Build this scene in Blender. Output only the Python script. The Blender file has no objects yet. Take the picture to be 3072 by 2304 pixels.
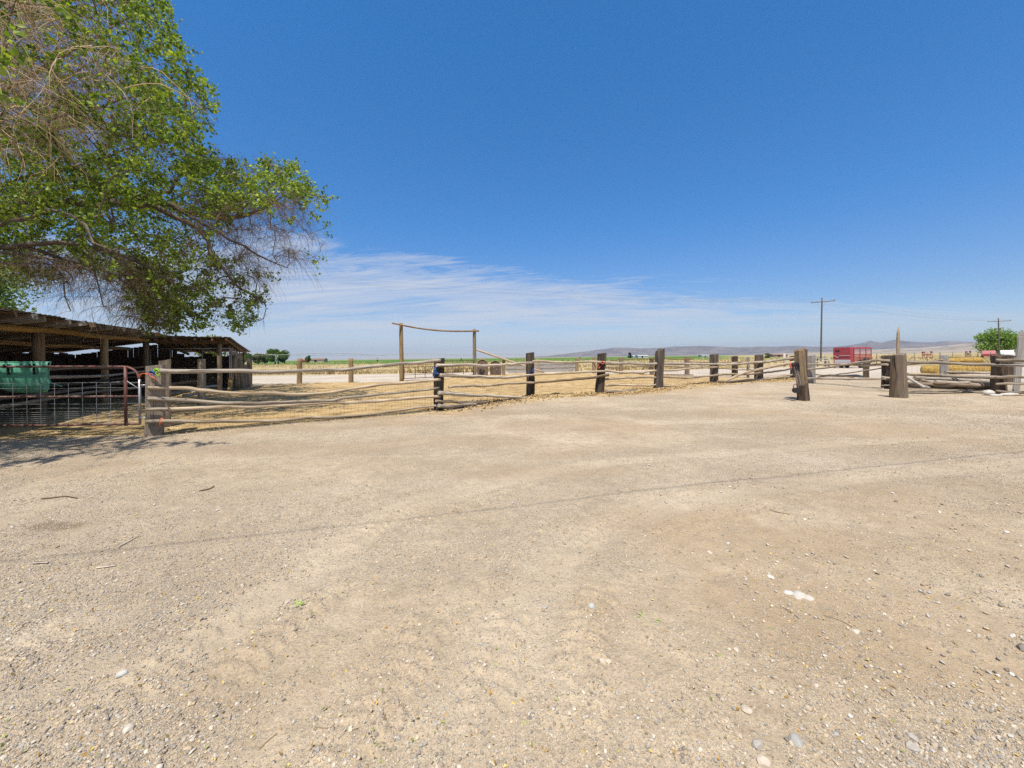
import bpy, bmesh, math, random
import numpy as np
from mathutils import Vector, Matrix
R = math.radians
rng = np.random.default_rng(7)
random.seed(7)
scene = bpy.context.scene
COL = scene.collection

# ------------------------------------------------------------------ camera model (photo survey: 3072 px wide, f = 1195 px)
F, HZ, PHI, EYE = 1195.0, 1072.3, math.atan(0.0123), 1.5
CP, SP = math.cos(PHI), math.sin(PHI)
def ray(x, y):
    u, v = (x-1536)/F, (HZ-y)/F
    return np.array([u*CP+v*SP, 1.0, -u*SP+v*CP])
def at(x, y, d):
    r = ray(x, y); return np.array([r[0]*d, d, EYE+r[2]*d])
def gp(x, y, z=0.0):
    r = ray(x, y); d = (z-EYE)/r[2]; return np.array([r[0]*d, d, z])
def onplane(x, y, A, B, off=0.0):
    r = ray(x, y); t = np.array([B[0]-A[0], B[1]-A[1]]); t = t/np.hypot(*t)
    n = np.array([-t[1], t[0]])
    if n @ np.array([A[0], A[1]]) > 0: n = -n           # towards the camera
    p0 = np.array([A[0], A[1]]) + n*off
    d = (n @ p0)/(n @ np.array([r[0], 1.0]))
    return np.array([r[0]*d, d, EYE+r[2]*d])

cam = bpy.data.cameras.new("camera"); co = bpy.data.objects.new("camera", cam); COL.objects.link(co)
cam.sensor_width = 36; cam.sensor_fit = 'HORIZONTAL'; cam.lens = F/3072*36
cam.shift_y = -(1152-HZ)/3072; cam.clip_start = 0.05; cam.clip_end = 30000
co.matrix_world = Matrix(((CP, SP, 0, 0), (0, 0, -1, 0), (-SP, CP, 0, EYE), (0, 0, 0, 1)))
scene.camera = co
scene.view_settings.view_transform = 'Standard'; scene.view_settings.look = 'None'
scene.view_settings.exposure = 0.42; scene.view_settings.gamma = 1.0
scene.cycles.use_denoising = False; scene.cycles.sample_clamp_indirect = 4; scene.cycles.max_bounces = 8; scene.cycles.transparent_max_bounces = 12

# ------------------------------------------------------------------ noise
def _hash(ix, iy, seed):
    h = (ix.astype(np.int64)*374761393 + iy.astype(np.int64)*668265263 + seed*1442695041) & 0xffffffff
    h = ((h ^ (h >> 13))*1274126177) & 0xffffffff
    return ((h ^ (h >> 16)) & 0xffff)/65535.0
def vnoise(x, y, seed=0):
    x = np.asarray(x, float); y = np.asarray(y, float)
    ix, iy = np.floor(x), np.floor(y); fx, fy = x-ix, y-iy
    fx = fx*fx*(3-2*fx); fy = fy*fy*(3-2*fy)
    a = _hash(ix, iy, seed); b = _hash(ix+1, iy, seed); c = _hash(ix, iy+1, seed); d = _hash(ix+1, iy+1, seed)
    return (a*(1-fx)+b*fx)*(1-fy)+(c*(1-fx)+d*fx)*fy
def fbm(x, y, seed=0, octv=4):
    s = 0; a = .5; t = 0
    for k in range(octv):
        s = s+a*vnoise(x, y, seed+k*17); t += a; a *= .5; x = x*2.03+11.3; y = y*2.03+5.7
    return s/t
def sstep(a, b, x):
    t = np.clip((x-a)/(b-a), 0, 1); return t*t*(3-2*t)

# ------------------------------------------------------------------ mesh building
def norm(v): v = np.asarray(v, float); return v/(np.linalg.norm(v)+1e-12)
class MB:
    def __init__(s): s.v = []; s.g = []; s.f = []; s.sm = []; s.n = 0
    def add(s, v, f, g=None, smooth=False):
        v = np.asarray(v, float).reshape(-1, 3)
        s.v.append(v); s.g.append(v if g is None else np.asarray(g, float).reshape(-1, 3))
        s.f += [tuple(i+s.n for i in q) for q in f]; s.sm += [smooth]*len(f) if not isinstance(smooth, list) else smooth
        s.n += len(v)
    def tube(s, pts, rad, sides=8, cap=True, rough=0.0, smooth=True, flat=1.0):
        pts = np.asarray(pts, float); m = len(pts)
        rad = np.full(m, rad, float) if np.isscalar(rad) else np.asarray(rad, float)
        d = np.gradient(pts, axis=0); d /= (np.linalg.norm(d, axis=1)[:, None]+1e-12)
        ref = np.array([0, 0, 1.0]) if abs(d[0][2]) < .9 else np.array([0, 1.0, 0])
        a = norm(np.cross(d[0], ref)); seed = random.random()*50
        L = np.concatenate([[0], np.cumsum(np.linalg.norm(np.diff(pts, axis=0), axis=1))])
        V = []; G = []; th = np.arange(sides)*2*math.pi/sides
        for i in range(m):
            a = norm(a-d[i]*(a@d[i])); b = np.cross(d[i], a)
            rr = rad[i]*(1+rough*(np.asarray(vnoise(th*1.6+seed, np.full(sides, L[i]*2.2+seed), 3))-.5)*2)
            c1, c2 = np.cos(th)*rr, np.sin(th)*rr*flat
            V.append(pts[i]+c1[:, None]*a+c2[:, None]*b)
            G.append(np.stack([np.full(sides, L[i]+seed), c1+seed*.37, c2+seed*.71], 1))
        f = [(i*sides+j, i*sides+(j+1) % sides, (i+1)*sides+(j+1) % sides, (i+1)*sides+j) for i in range(m-1) for j in range(sides)]
        sm = [smooth]*len(f)
        if cap:
            f += [tuple(range(sides))[::-1], tuple((m-1)*sides+j for j in range(sides))]; sm += [False, False]
        s.add(np.concatenate(V), f, np.concatenate(G), sm)
    def prism(s, base, top, w, h, ang, rough=.04, n=7, seed=None, cut=0.0, chamfer=.18):
        """squared timber from base to top, cross section w x h turned by ang"""
        base = np.asarray(base, float); top = np.asarray(top, float); seed = random.random()*50 if seed is None else seed
        ca, sa = math.cos(ang), math.sin(ang); A = np.array([ca, sa, 0]); B = np.array([-sa, ca, 0])
        c = 1-chamfer
        prof = np.array([(-c, -1), (0, -1.0), (c, -1), (1, -c), (1, 0), (1, c), (c, 1), (0, 1), (-c, 1), (-1, c), (-1, 0), (-1, -c)])
        k = len(prof); L = np.linalg.norm(top-base); V = []; G = []
        for i in range(n):
            t = i/(n-1); p = base+(top-base)*t
            j = 1+rough*(vnoise(np.arange(k)*.9+seed, np.full(k, t*L*2.3+seed), 5)-.5)*2
            x = prof[:, 0]*w/2*j; y = prof[:, 1]*h/2*j
            q = p+x[:, None]*A+y[:, None]*B
            if i == n-1 and cut: q[:, 2] += cut*(x/(w/2))+rng.normal(0, abs(cut)*.3, k)
            V.append(q); G.append(np.stack([np.full(k, t*L+seed), x+seed*.3, y+seed*.7], 1))
        f = [(i*k+j, i*k+(j+1) % k, (i+1)*k+(j+1) % k, (i+1)*k+j) for i in range(n-1) for j in range(k)]
        f += [tuple(range(k))[::-1], tuple((n-1)*k+j for j in range(k))]
        s.add(np.concatenate(V), f, np.concatenate(G))
    def board(s, p0, p1, w, t, up=(0, 0, 1), rough=0.0):
        """plank from p0 to p1; w along up, t along the third axis"""
        p0 = np.asarray(p0, float); p1 = np.asarray(p1, float); d = norm(p1-p0); L = np.linalg.norm(p1-p0)
        u = np.asarray(up, float); u = norm(u-d*(u@d)); n = np.cross(d, u); seed = random.random()*50
        V = []; G = []; m = 5
        for i in range(m):
            q = p0+(p1-p0)*i/(m-1)
            for a, b in ((-1, -1), (1, -1), (1, 1), (-1, 1)):
                jw = w/2*(1+rough*random.uniform(-1, 1))
                V.append(q+u*a*jw+n*b*t/2); G.append((L*i/(m-1)+seed, a*w/2+seed*.4, b*t/2+seed*.8))
        f = [(i*4+j, i*4+(j+1) % 4, (i+1)*4+(j+1) % 4, (i+1)*4+j) for i in range(m-1) for j in range(4)]
        f += [(3, 2, 1, 0), tuple((m-1)*4+j for j in range(4))]
        s.add(V, f, G)
    def box(s, c, sx, sy, sz, ang=0.0):
        ca, sa = math.cos(ang), math.sin(ang); V = []; G = []
        o = random.random()*9
        for x, y, z in ((-1, -1, -1), (1, -1, -1), (1, 1, -1), (-1, 1, -1), (-1, -1, 1), (1, -1, 1), (1, 1, 1), (-1, 1, 1)):
            lx, ly, lz = x*sx/2, y*sy/2, z*sz/2
            V.append((c[0]+lx*ca-ly*sa, c[1]+lx*sa+ly*ca, c[2]+lz)); G.append((lx+o, ly+o, lz+o))
        s.add(V, [(3, 2, 1, 0), (4, 5, 6, 7), (0, 1, 5, 4), (1, 2, 6, 5), (2, 3, 7, 6), (3, 0, 4, 7)], G)
    def build(s, name, mat, loc=(0, 0, 0), parent=None):
        me = bpy.data.meshes.new(name)
        v = np.concatenate(s.v)-np.asarray(loc, float) if s.v else np.zeros((0, 3))
        me.from_pydata(v.tolist(), [], s.f)
        me.polygons.foreach_set('use_smooth', np.array(s.sm, bool))
        a = me.attributes.new('gr', 'FLOAT_VECTOR', 'POINT'); a.data.foreach_set('vector', np.concatenate(s.g).astype(np.float32).ravel())
        if mat: me.materials.append(mat)
        o = bpy.data.objects.new(name, me); COL.objects.link(o)
        if parent: o.parent = parent
        else: o.location = loc
        return o
def tag(o, label=None, cat=None, group=None, kind=None):
    if label: o['label'] = label
    if cat: o['category'] = cat
    if group: o['group'] = group
    if kind: o['kind'] = kind
    return o
class Thing:
    """an Empty at the base of a thing; parts are built in world space and hung under it"""
    def __init__(s, name, label, cat, loc, group=None):
        s.o = bpy.data.objects.new(name, None); COL.objects.link(s.o); s.loc = np.asarray(loc, float)
        s.o.location = tuple(s.loc); s.o.empty_display_size = .2; tag(s.o, label, cat, group)
    def part(s, name, mb, mat, parent=None, label=None, kind=None):
        o = mb.build(name, mat, s.loc, parent or s.o)
        if label: o['label'] = label
        if kind: o['kind'] = kind
        return o
def single(name, mb, mat, label, cat, loc, group=None, kind=None):
    return tag(mb.build(name, mat, loc), label, cat, group, kind)
def raw_mesh(name, v, faces, mat, attrs=None, smooth=False, loc=(0, 0, 0), parent=None):
    """v (n,3), faces (m,k) constant k"""
    me = bpy.data.meshes.new(name); v = np.asarray(v, np.float32)-np.asarray(loc, np.float32); faces = np.asarray(faces, np.int32)
    m, k = faces.shape
    me.vertices.add(len(v)); me.vertices.foreach_set('co', v.ravel())
    me.loops.add(m*k); me.loops.foreach_set('vertex_index', faces.ravel())
    me.polygons.add(m); me.polygons.foreach_set('loop_start', np.arange(0, m*k, k, dtype=np.int32))
    me.polygons.foreach_set('use_smooth', np.full(m, smooth, bool))
    me.update(calc_edges=True); me.validate()
    for nm, arr in (attrs or {}).items():
        arr = np.asarray(arr, np.float32)
        if arr.ndim == 2 and arr.shape[1] == 4:
            a = me.attributes.new(nm, 'FLOAT_COLOR', 'POINT'); a.data.foreach_set('color', arr.ravel())
        elif arr.ndim == 2:
            a = me.attributes.new(nm, 'FLOAT_VECTOR', 'POINT'); a.data.foreach_set('vector', arr.ravel())
        else:
            a = me.attributes.new(nm, 'FLOAT', 'POINT'); a.data.foreach_set('value', arr.ravel())
    if mat: me.materials.append(mat)
    o = bpy.data.objects.new(name, me); COL.objects.link(o)
    if parent: o.parent = parent
    else: o.location = loc
    return o
def catmull(P, n=6):
    P = np.asarray(P, float)
    if len(P) < 3: return np.linspace(P[0], P[-1], n*2)
    Q = np.concatenate([[2*P[0]-P[1]], P, [2*P[-1]-P[-2]]]); out = []
    for i in range(1, len(Q)-2):
        for t in np.linspace(0, 1, n, endpoint=False):
            a, b, c, d = Q[i-1], Q[i], Q[i+1], Q[i+2]
            out.append(.5*((2*b)+(c-a)*t+(2*a-5*b+4*c-d)*t*t+(3*b-a-3*c+d)*t**3))
    out.append(P[-1]); return np.array(out)

# ------------------------------------------------------------------ materials
def new_mat(name):
    m = bpy.data.materials.new(name); m.use_nodes = True; nt = m.node_tree
    b = nt.nodes['Principled BSDF']; b.inputs['Roughness'].default_value = .85; b.inputs['Specular IOR Level'].default_value = .2
    return m, nt, b
def N(nt, t, **k):
    n = nt.nodes.new('ShaderNode'+t)
    for a, v in k.items():
        if a in n.inputs: n.inputs[a].default_value = v
        else: setattr(n, a, v)
    return n
def ramp(nt, fac, stops, interp='LINEAR'):
    r = nt.nodes.new('ShaderNodeValToRGB'); r.color_ramp.interpolation = interp; e = r.color_ramp.elements
    while len(e) < len(stops): e.new(.5)
    for x, (p, c) in zip(e, stops): x.position = p; x.color = (*c, 1) if len(c) == 3 else (c[0],)*3+(1,)
    nt.links.new(fac, r.inputs[0]); return r.outputs[0]
def mixc(nt, fac, a, b, mode='MIX'):
    m = nt.nodes.new('ShaderNodeMix'); m.data_type = 'RGBA'; m.blend_type = mode
    for s, v in ((m.inputs[0], fac), (m.inputs[6], a), (m.inputs[7], b)):
        if hasattr(v, 'links'): nt.links.new(v, s)
        elif isinstance(v, (int, float)): s.default_value = v
        else: s.default_value = (*v, 1)
    return m.outputs[2]
def mathn(nt, op, a, b=None, c=None, clamp=False):
    m = nt.nodes.new('ShaderNodeMath'); m.operation = op; m.use_clamp = clamp
    for s, v in zip(m.inputs, (a, b, c)):
        if v is None: continue
        if hasattr(v, 'links'): nt.links.new(v, s)
        else: s.default_value = v
    return m.outputs[0]
def noise(nt, vec, scale, detail=4, rough=.6, dist=0.0, sc=None):
    if sc is not None:
        mp = nt.nodes.new('ShaderNodeMapping'); mp.inputs['Scale'].default_value = sc; nt.links.new(vec, mp.inputs[0]); vec = mp.outputs[0]
    n = nt.nodes.new('ShaderNodeTexNoise'); n.inputs['Scale'].default_value = scale; n.inputs['Detail'].default_value = detail
    n.inputs['Roughness'].default_value = rough; n.inputs['Distortion'].default_value = dist
    nt.links.new(vec, n.inputs['Vector']); return n.outputs[0]
def bump(nt, b, h, strength=.5, dist=.01):
    n = nt.nodes.new('ShaderNodeBump'); n.inputs['Strength'].default_value = strength; n.inputs['Distance'].default_value = dist
    nt.links.new(h, n.inputs['Height']); nt.links.new(n.outputs[0], b.inputs['Normal'])
def attr(nt, name, out=1):
    a = nt.nodes.new('ShaderNodeAttribute'); a.attribute_name = name; return a.outputs[out]
def wood(name, light, mid, dark, crack=.5, patch=None, bark=False):
    m, nt, b = new_mat(name); g = attr(nt, 'gr')
    grain = noise(nt, g, 1, 6, .65, .3, (2.2, 45, 45))
    big = noise(nt, g, 1, 3, .5, .2, (1.1, 7, 7))
    c = ramp(nt, grain, [(.30, dark), (.47, mid), (.68, light)])
    if patch: c = mixc(nt, ramp(nt, big, [(.45, (0,)), (.62, (1,))]), c, mixc(nt, .6, c, patch))
    else: c = mixc(nt, ramp(nt, big, [(.35, (0,)), (.7, (.55,))]), c, tuple(x*.62 for x in mid))
    cr = noise(nt, g, 1, 3, .5, .6, (.9, 70, 70))
    c = mixc(nt, mathn(nt, 'MULTIPLY', ramp(nt, cr, [(.60, (0,)), (.67, (1,))]), crack), c, tuple(x*.35 for x in dark))
    if bark:
        bk = noise(nt, g, 1, 5, .7, .5, (1.6, 11, 11)); c = mixc(nt, mathn(nt, 'MULTIPLY', ramp(nt, bk, [(.60, (0,)), (.64, (1,))]), .8), c, (.17, .115, .07))
    oi = nt.nodes.new('ShaderNodeObjectInfo'); hs = nt.nodes.new('ShaderNodeHueSaturation')
    nt.links.new(mathn(nt, 'MULTIPLY_ADD', oi.outputs['Random'], .55, .70), hs.inputs['Value']); nt.links.new(c, hs.inputs['Color'])
    sat = mathn(nt, 'MULTIPLY_ADD', mathn(nt, 'FRACT', mathn(nt, 'MULTIPLY', oi.outputs['Random'], 7.31)), .5, .75); nt.links.new(sat, hs.inputs['Saturation'])
    nt.links.new(hs.outputs[0], b.inputs['Base Color'])
    bump(nt, b, mathn(nt, 'SUBTRACT', grain, mathn(nt, 'MULTIPLY', ramp(nt, cr, [(.58, (0,)), (.68, (1,))]), .8)), .7, .012)
    return m
def plain(name, col, rough=.7, spec=.3, metal=0.0, var=.18, scale=9, dirt=None, dirtamt=.5):
    m, nt, b = new_mat(name); g = attr(nt, 'gr'); n = noise(nt, g, scale, 5, .6)
    c = mixc(nt, n, tuple(x*(1-var) for x in col), tuple(min(1, x*(1+var)) for x in col))
    if dirt:
        n2 = noise(nt, g, scale*.4, 6, .7)
        c = mixc(nt, mathn(nt, 'MULTIPLY', ramp(nt, n2, [(.42, (0,)), (.65, (1,))]), dirtamt), c, dirt)
    nt.links.new(c, b.inputs['Base Color']); b.inputs['Roughness'].default_value = rough
    b.inputs['Specular IOR Level'].default_value = spec; b.inputs['Metallic'].default_value = metal
    bump(nt, b, n, .15, .004); return m

M = {}
M['rail'] = wood('weathered_rail_wood', (.62, .53, .415), (.43, .35, .26), (.13, .092, .062), 1.0, None, True)
M['rail_brown'] = wood('brown_rail_wood', (.40, .30, .20), (.27, .19, .12), (.10, .07, .045), .7, None, True)
M['tie'] = wood('creosote_tie_wood', (.125, .095, .072), (.062, .047, .037), (.020, .016, .014), .8, (.17, .13, .095))
M['post'] = wood('grey_brown_post_wood', (.37, .29, .205), (.245, .185, .125), (.09, .066, .048), .7, (.33, .25, .17))
M['tan_post'] = wood('tan_post_wood', (.47, .36, .22), (.34, .245, .14), (.14, .095, .055), .5)
M['grey_board'] = wood('silver_grey_board', (.50, .47, .44), (.38, .35, .32), (.20, .175, .155), .5)
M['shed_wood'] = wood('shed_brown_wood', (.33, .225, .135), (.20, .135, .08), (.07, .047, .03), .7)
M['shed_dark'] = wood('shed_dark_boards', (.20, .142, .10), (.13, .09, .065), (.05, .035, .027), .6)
M['log_yellow'] = wood('yellow_brown_log', (.66, .47, .235), (.47, .315, .15), (.20, .125, .06), .5)
M['red_pipe'] = plain('rust_red_pipe', (.15, .06, .05), .5, .4, 0, .25, 14, (.33, .25, .20), .55)
M['brown_pipe'] = plain('brown_red_pipe', (.13, .05, .04), .55, .4, 0, .25, 14)
M['zinc'] = plain('galvanised_wire', (.40, .41, .42), .45, .5, .6, .12, 14)
M['wire'] = plain('dull_fence_wire', (.20, .19, .18), .6, .4, .4, .15, 10)
M['dark_wire'] = plain('dark_wire', (.045, .045, .05), .6, .4, .2)
M['gate_post'] = wood('brown_gate_post_wood', (.31, .235, .145), (.19, .14, .085), (.065, .046, .032), .9, (.24, .15, .09))
M['pole'] = wood('utility_pole_wood', (.23, .195, .165), (.165, .135, .11), (.08, .065, .05), .4)
M['blue'] = plain('blue_nylon', (.03, .10, .33), .6)
M['lime'] = plain('lime_green_nylon', (.33, .55, .06), .6)
M['orange'] = plain('orange_twine', (.62, .16, .06), .7)
M['redcloth'] = plain('faded_red_strap', (.50, .12, .09), .8)
M['black'] = plain('black_leather', (.022, .02, .02), .5, .4)
M['steel'] = plain('grey_steel', (.33, .33, .34), .35, .5, .8)
M['white'] = plain('white_plastic', (.53, .51, .475), .7, .2, 0, .12, 22, (.36, .30, .22), .6)
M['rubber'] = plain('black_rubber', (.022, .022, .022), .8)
# ------------------------------------------------------------------ layout (ground points surveyed from the photograph)
P0 = gp(464, 1304); P1 = gp(1316, 1231); P2 = gp(1591, 1189); P3 = gp(1798, 1180); P4 = gp(1974, 1168); P5 = gp(2142, 1153); P6 = gp(2276, 1145)
P6B = gp(2381, 1137); P7 = gp(2408, 1203); P8 = gp(2708, 1196); P9 = gp(2998, 1183)
FENCE = [P0, P1, P2, P3, P4, P5, P6, P6B]
ARL = gp(1205, 1143); ARR = gp(1424, 1130)
SC = np.array([-16.2, 17.7]); SE = np.array([-.4, .917]); SE = SE/np.hypot(*SE); SN = np.array([SE[1], -SE[0]])
def shed(t, n, z): p = SC-SE*t+SN*n; return np.array([p[0], p[1], z])     # t towards the viewer along the long wing, n out of it
BACK = [gp(1512, 1122), gp(1615, 1117), gp(1731, 1115), gp(1782, 1121), gp(1863, 1125), gp(1955, 1126), gp(2061, 1126), gp(2204, 1133)]
LPOSTS = [gp(748, 1157), gp(898, 1152), gp(1053, 1146)]
corral_poly = np.array([p[:2] for p in [np.array([-14, 7.6, 0]), P0, P1, P2, P3, P4, P5, P6, P6B, BACK[7], BACK[5], BACK[3], BACK[1], BACK[0], ARR, ARL, LPOSTS[2], LPOSTS[1], LPOSTS[0],
                       np.array([-18, 25, 0]), np.array([-26, 25, 0]), np.array([-26, 7.6, 0])]])
def in_poly(x, y, P):
    c = np.zeros(x.shape, bool); n = len(P)
    for i in range(n):
        x0, y0 = P[i]; x1, y1 = P[(i+1) % n]
        if y0 == y1: continue
        k = (y0 > y) != (y1 > y)
        c ^= k & (x < (x1-x0)*(y-y0)/(y1-y0)+x0)
    return c
def poly_dist(x, y, P):
    """distance to an open polyline"""
    best = np.full(x.shape, 1e9)
    for a, b in zip(P[:-1], P[1:]):
        ab = b-a; t = np.clip(((x-a[0])*ab[0]+(y-a[1])*ab[1])/(ab@ab), 0, 1)
        best = np.minimum(best, np.hypot(x-a[0]-t*ab[0], y-a[1]-t*ab[1]))
    return best
def track_coords(x, y, P):
    best = np.full(x.shape, 1e9); S_ = np.zeros(x.shape); LT = np.zeros(x.shape); acc = 0.0
    for a, b in zip(P[:-1], P[1:]):
        ab = b-a; L = math.hypot(*ab); t = np.clip(((x-a[0])*ab[0]+(y-a[1])*ab[1])/(L*L), 0, 1); dxx, dyy = x-a[0]-t*ab[0], y-a[1]-t*ab[1]
        d = np.hypot(dxx, dyy); k = d < best; best = np.where(k, d, best); S_ = np.where(k, acc+t*L, S_); LT = np.where(k, (dxx*-ab[1]+dyy*ab[0])/L, LT); acc += L
    return S_, LT
fence_xy = [p[:2] for p in FENCE]
TRK1 = catmull([(-2.3, .2), (-1.9, 1.3), (-1.55, 2.7), (-.95, 4.2), (.9, 5.35), (4.1, 6.3), (8.5, 7.2), (16, 8)], 8)
TRK2 = catmull([(-.55, .2), (-.25, 1.4), (.15, 2.6), (.9, 3.6), (2.2, 4.2), (5.0, 4.9), (9, 5.6), (16, 6.3)], 8)
TRK3 = catmull([(-6, 5.2), (-2.5, 6.8), (1.5, 8.6), (5.5, 9.4), (10, 9.2), (16, 8.8)], 8)
def tracks(x, y):
    jit = (fbm(x*1.3, y*1.3, 61)-.5)*.25
    d = np.minimum(poly_dist(x, y, TRK1), poly_dist(x, y, TRK2))+jit
    d3 = poly_dist(x, y, TRK3)+jit
    return np.maximum(1-sstep(.10, .26, d), .6*(1-sstep(.1, .35, d3))), d
def height(x, y):
    r = np.hypot(x, y)
    h = (fbm(x*.22, y*.22, 1, 3)-.5)*.14*(1-sstep(30, 120, r))+(fbm(x*1.5, y*1.5, 2, 3)-.5)*.028*(1-sstep(12, 30, r))
    near = 1-sstep(9, 16, r)
    h = h+(fbm(x*6, y*6, 3, 3)-.5)*.016*near+(fbm(x*22, y*22, 4, 2)-.5)*.006*(1-sstep(4, 8, r))
    h = h*sstep(.2, 2.5, r)
    fd = poly_dist(x, y, fence_xy)
    h = h+.07*np.exp(-(fd/.55)**2)*(fbm(x*1.7, y*1.7, 8)+.1)*sstep(-3.5, .5, x)
    tr, td = tracks(x, y)
    h = h-.010*tr*near
    for P, off in ((TRK1, 0), (TRK2, 0), (TRK2, .42), (TRK1, -.38), (TRK1, .75), (TRK2, -.40)):
        s_, l_ = track_coords(x, y, P); l_ = l_-off+(vnoise(s_*1.4, s_*0+off, 13)-.5)*.10; lug = sstep(-.2, .5, np.sin(2*math.pi*(s_/(.085+.03*vnoise(s_*.7, s_*0+off, 19))+np.abs(l_)*5.0+vnoise(s_*5, l_*9, 18)*.5)))*(1-sstep(.10, .15, np.abs(l_)))*sstep(.008, .03, np.abs(l_))
        h = h+.016*lug*(1-sstep(5.5, 8, r))*sstep(.38, .66, fbm(s_*1.1+off, l_*2+off, 14))
    return h
# ------------------------------------------------------------------ ground sheet: finer near the yard, coarse far away, out to the horizon
ang = np.concatenate([np.arange(-61, 61.01, .2), np.arange(64, 299, 3.0)]); ang = np.radians(ang)
rad = np.concatenate([[.02], .25*1.0075**np.arange(0, 740), 63*1.035**np.arange(1, 146)])
na, nr = len(ang), len(rad)
AA, RR = np.meshgrid(ang, rad); gx = (np.sin(AA)*RR).ravel(); gy = (np.cos(AA)*RR).ravel()
gz = height(gx, gy); gr_ = np.hypot(gx, gy)
pert = (fbm(gx*.5, gy*.5, 21)-.5)*2.2
cor = in_poly(gx+pert*.5, gy+pert*.5, corral_poly).astype(float)
fd = poly_dist(gx, gy, fence_xy)
spill = (1-sstep(.15, .9+fbm(gx*1.1, gy*1.1, 33)*1.6, fd))*sstep(-6, 3, gx)*(fbm(gx*2.1, gy*2.1, 34) > .38)
cor = np.maximum(cor, spill*.95)
road = sstep(25.2, 27, gy-.12*(gx+8)+pert*.3)*(1-sstep(38, 43, gy-.1*gx+pert))*(1-sstep(36, 44, gx))
road = np.maximum(road, sstep(20, 23, gx)*sstep(13, 16, gy)*(1-sstep(40, 48, gy+pert))*.8)*(1-cor)
grass = sstep(39, 45, gy-.1*gx+pert)
field = sstep(118, 135, gy+pert*6)*(1-sstep(620, 720, gy))*(1-sstep(.48, .62, gx/np.maximum(gy, 1)))*sstep(-.72, -.6, gx/np.maximum(gy, 1))
field = np.maximum(field, .8*(fbm(gx*.012, gy*.03, 41) > .55)*sstep(70, 90, gy)*(1-sstep(200, 260, gy))*sstep(.35, .5, gx/np.maximum(gy, 1))*(1-sstep(.75, .9, gx/np.maximum(gy, 1))))
gravel = sstep(.36, .60, fbm(gx*.42+3, gy*.55+1, 51))
gravel = np.clip(gravel+.6*sstep(-1.0, -3.2, gx+.35*gy-.9)*(1-sstep(5, 7, gy))+.7*np.exp(-((gx-.3)**2/7+(gy-4.9)**2/1.0)), 0, 1)
brown = sstep(.55, .74, fbm(gx*.3+9, gy*.75+4, 52))*sstep(3.5, 6, gy)*(1-sstep(11, 15, gy))
brown = np.maximum(brown, .65*sstep(.5, .68, fbm(gx*.5+2, gy*.6, 57))*sstep(1, 2.4, gx-.2*gy))
for (px_, py_, rx_, ry_) in ((1300, 1325, 1.7, .45), (1750, 1278, 2.4, .75), (2150, 1238, 3.2, .8), (2600, 1285, 3.2, 1.0), (2750, 1330, 2.6, .7), (1050, 1345, 1.1, .5), (2250, 1640, 1.0, .5), (2420, 1800, .9, .45), (2750, 1950, .9, .35), (2000, 1560, 1.0, .4), (2900, 1480, 1.6, .6), (1650, 1420, 1.4, .3)):
    q_ = gp(px_, py_); e_ = ((gx-q_[0])/rx_)**2+((gy-q_[1])/ry_)**2; brown = np.maximum(brown, (1-sstep(.2, 1.5, e_+(fbm(gx*2.3, gy*2.3, 58)-.5)*1.6))*.95)
q_ = gp(172, 1580); stain = 1-sstep(.3, 1.3, ((gx-q_[0]-(gy-q_[1])*.4)/.28)**2+((gy-q_[1])/.11)**2+(fbm(gx*9, gy*9, 59)-.5)*1.4)
trk, _ = tracks(gx, gy)
zA = np.stack([cor, road, grass, field], 1); zB = np.stack([gravel*(1-.75*trk), brown, trk, stain], 1)
i0 = (np.arange(nr-1)[:, None]*na+np.arange(na)[None, :]); nx = (np.arange(na)+1) % na
i1 = (np.arange(nr-1)[:, None]*na+nx[None, :])
faces = np.stack([i0, i1, i1+na, i0+na], -1).reshape(-1, 4)[:, ::-1]

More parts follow.
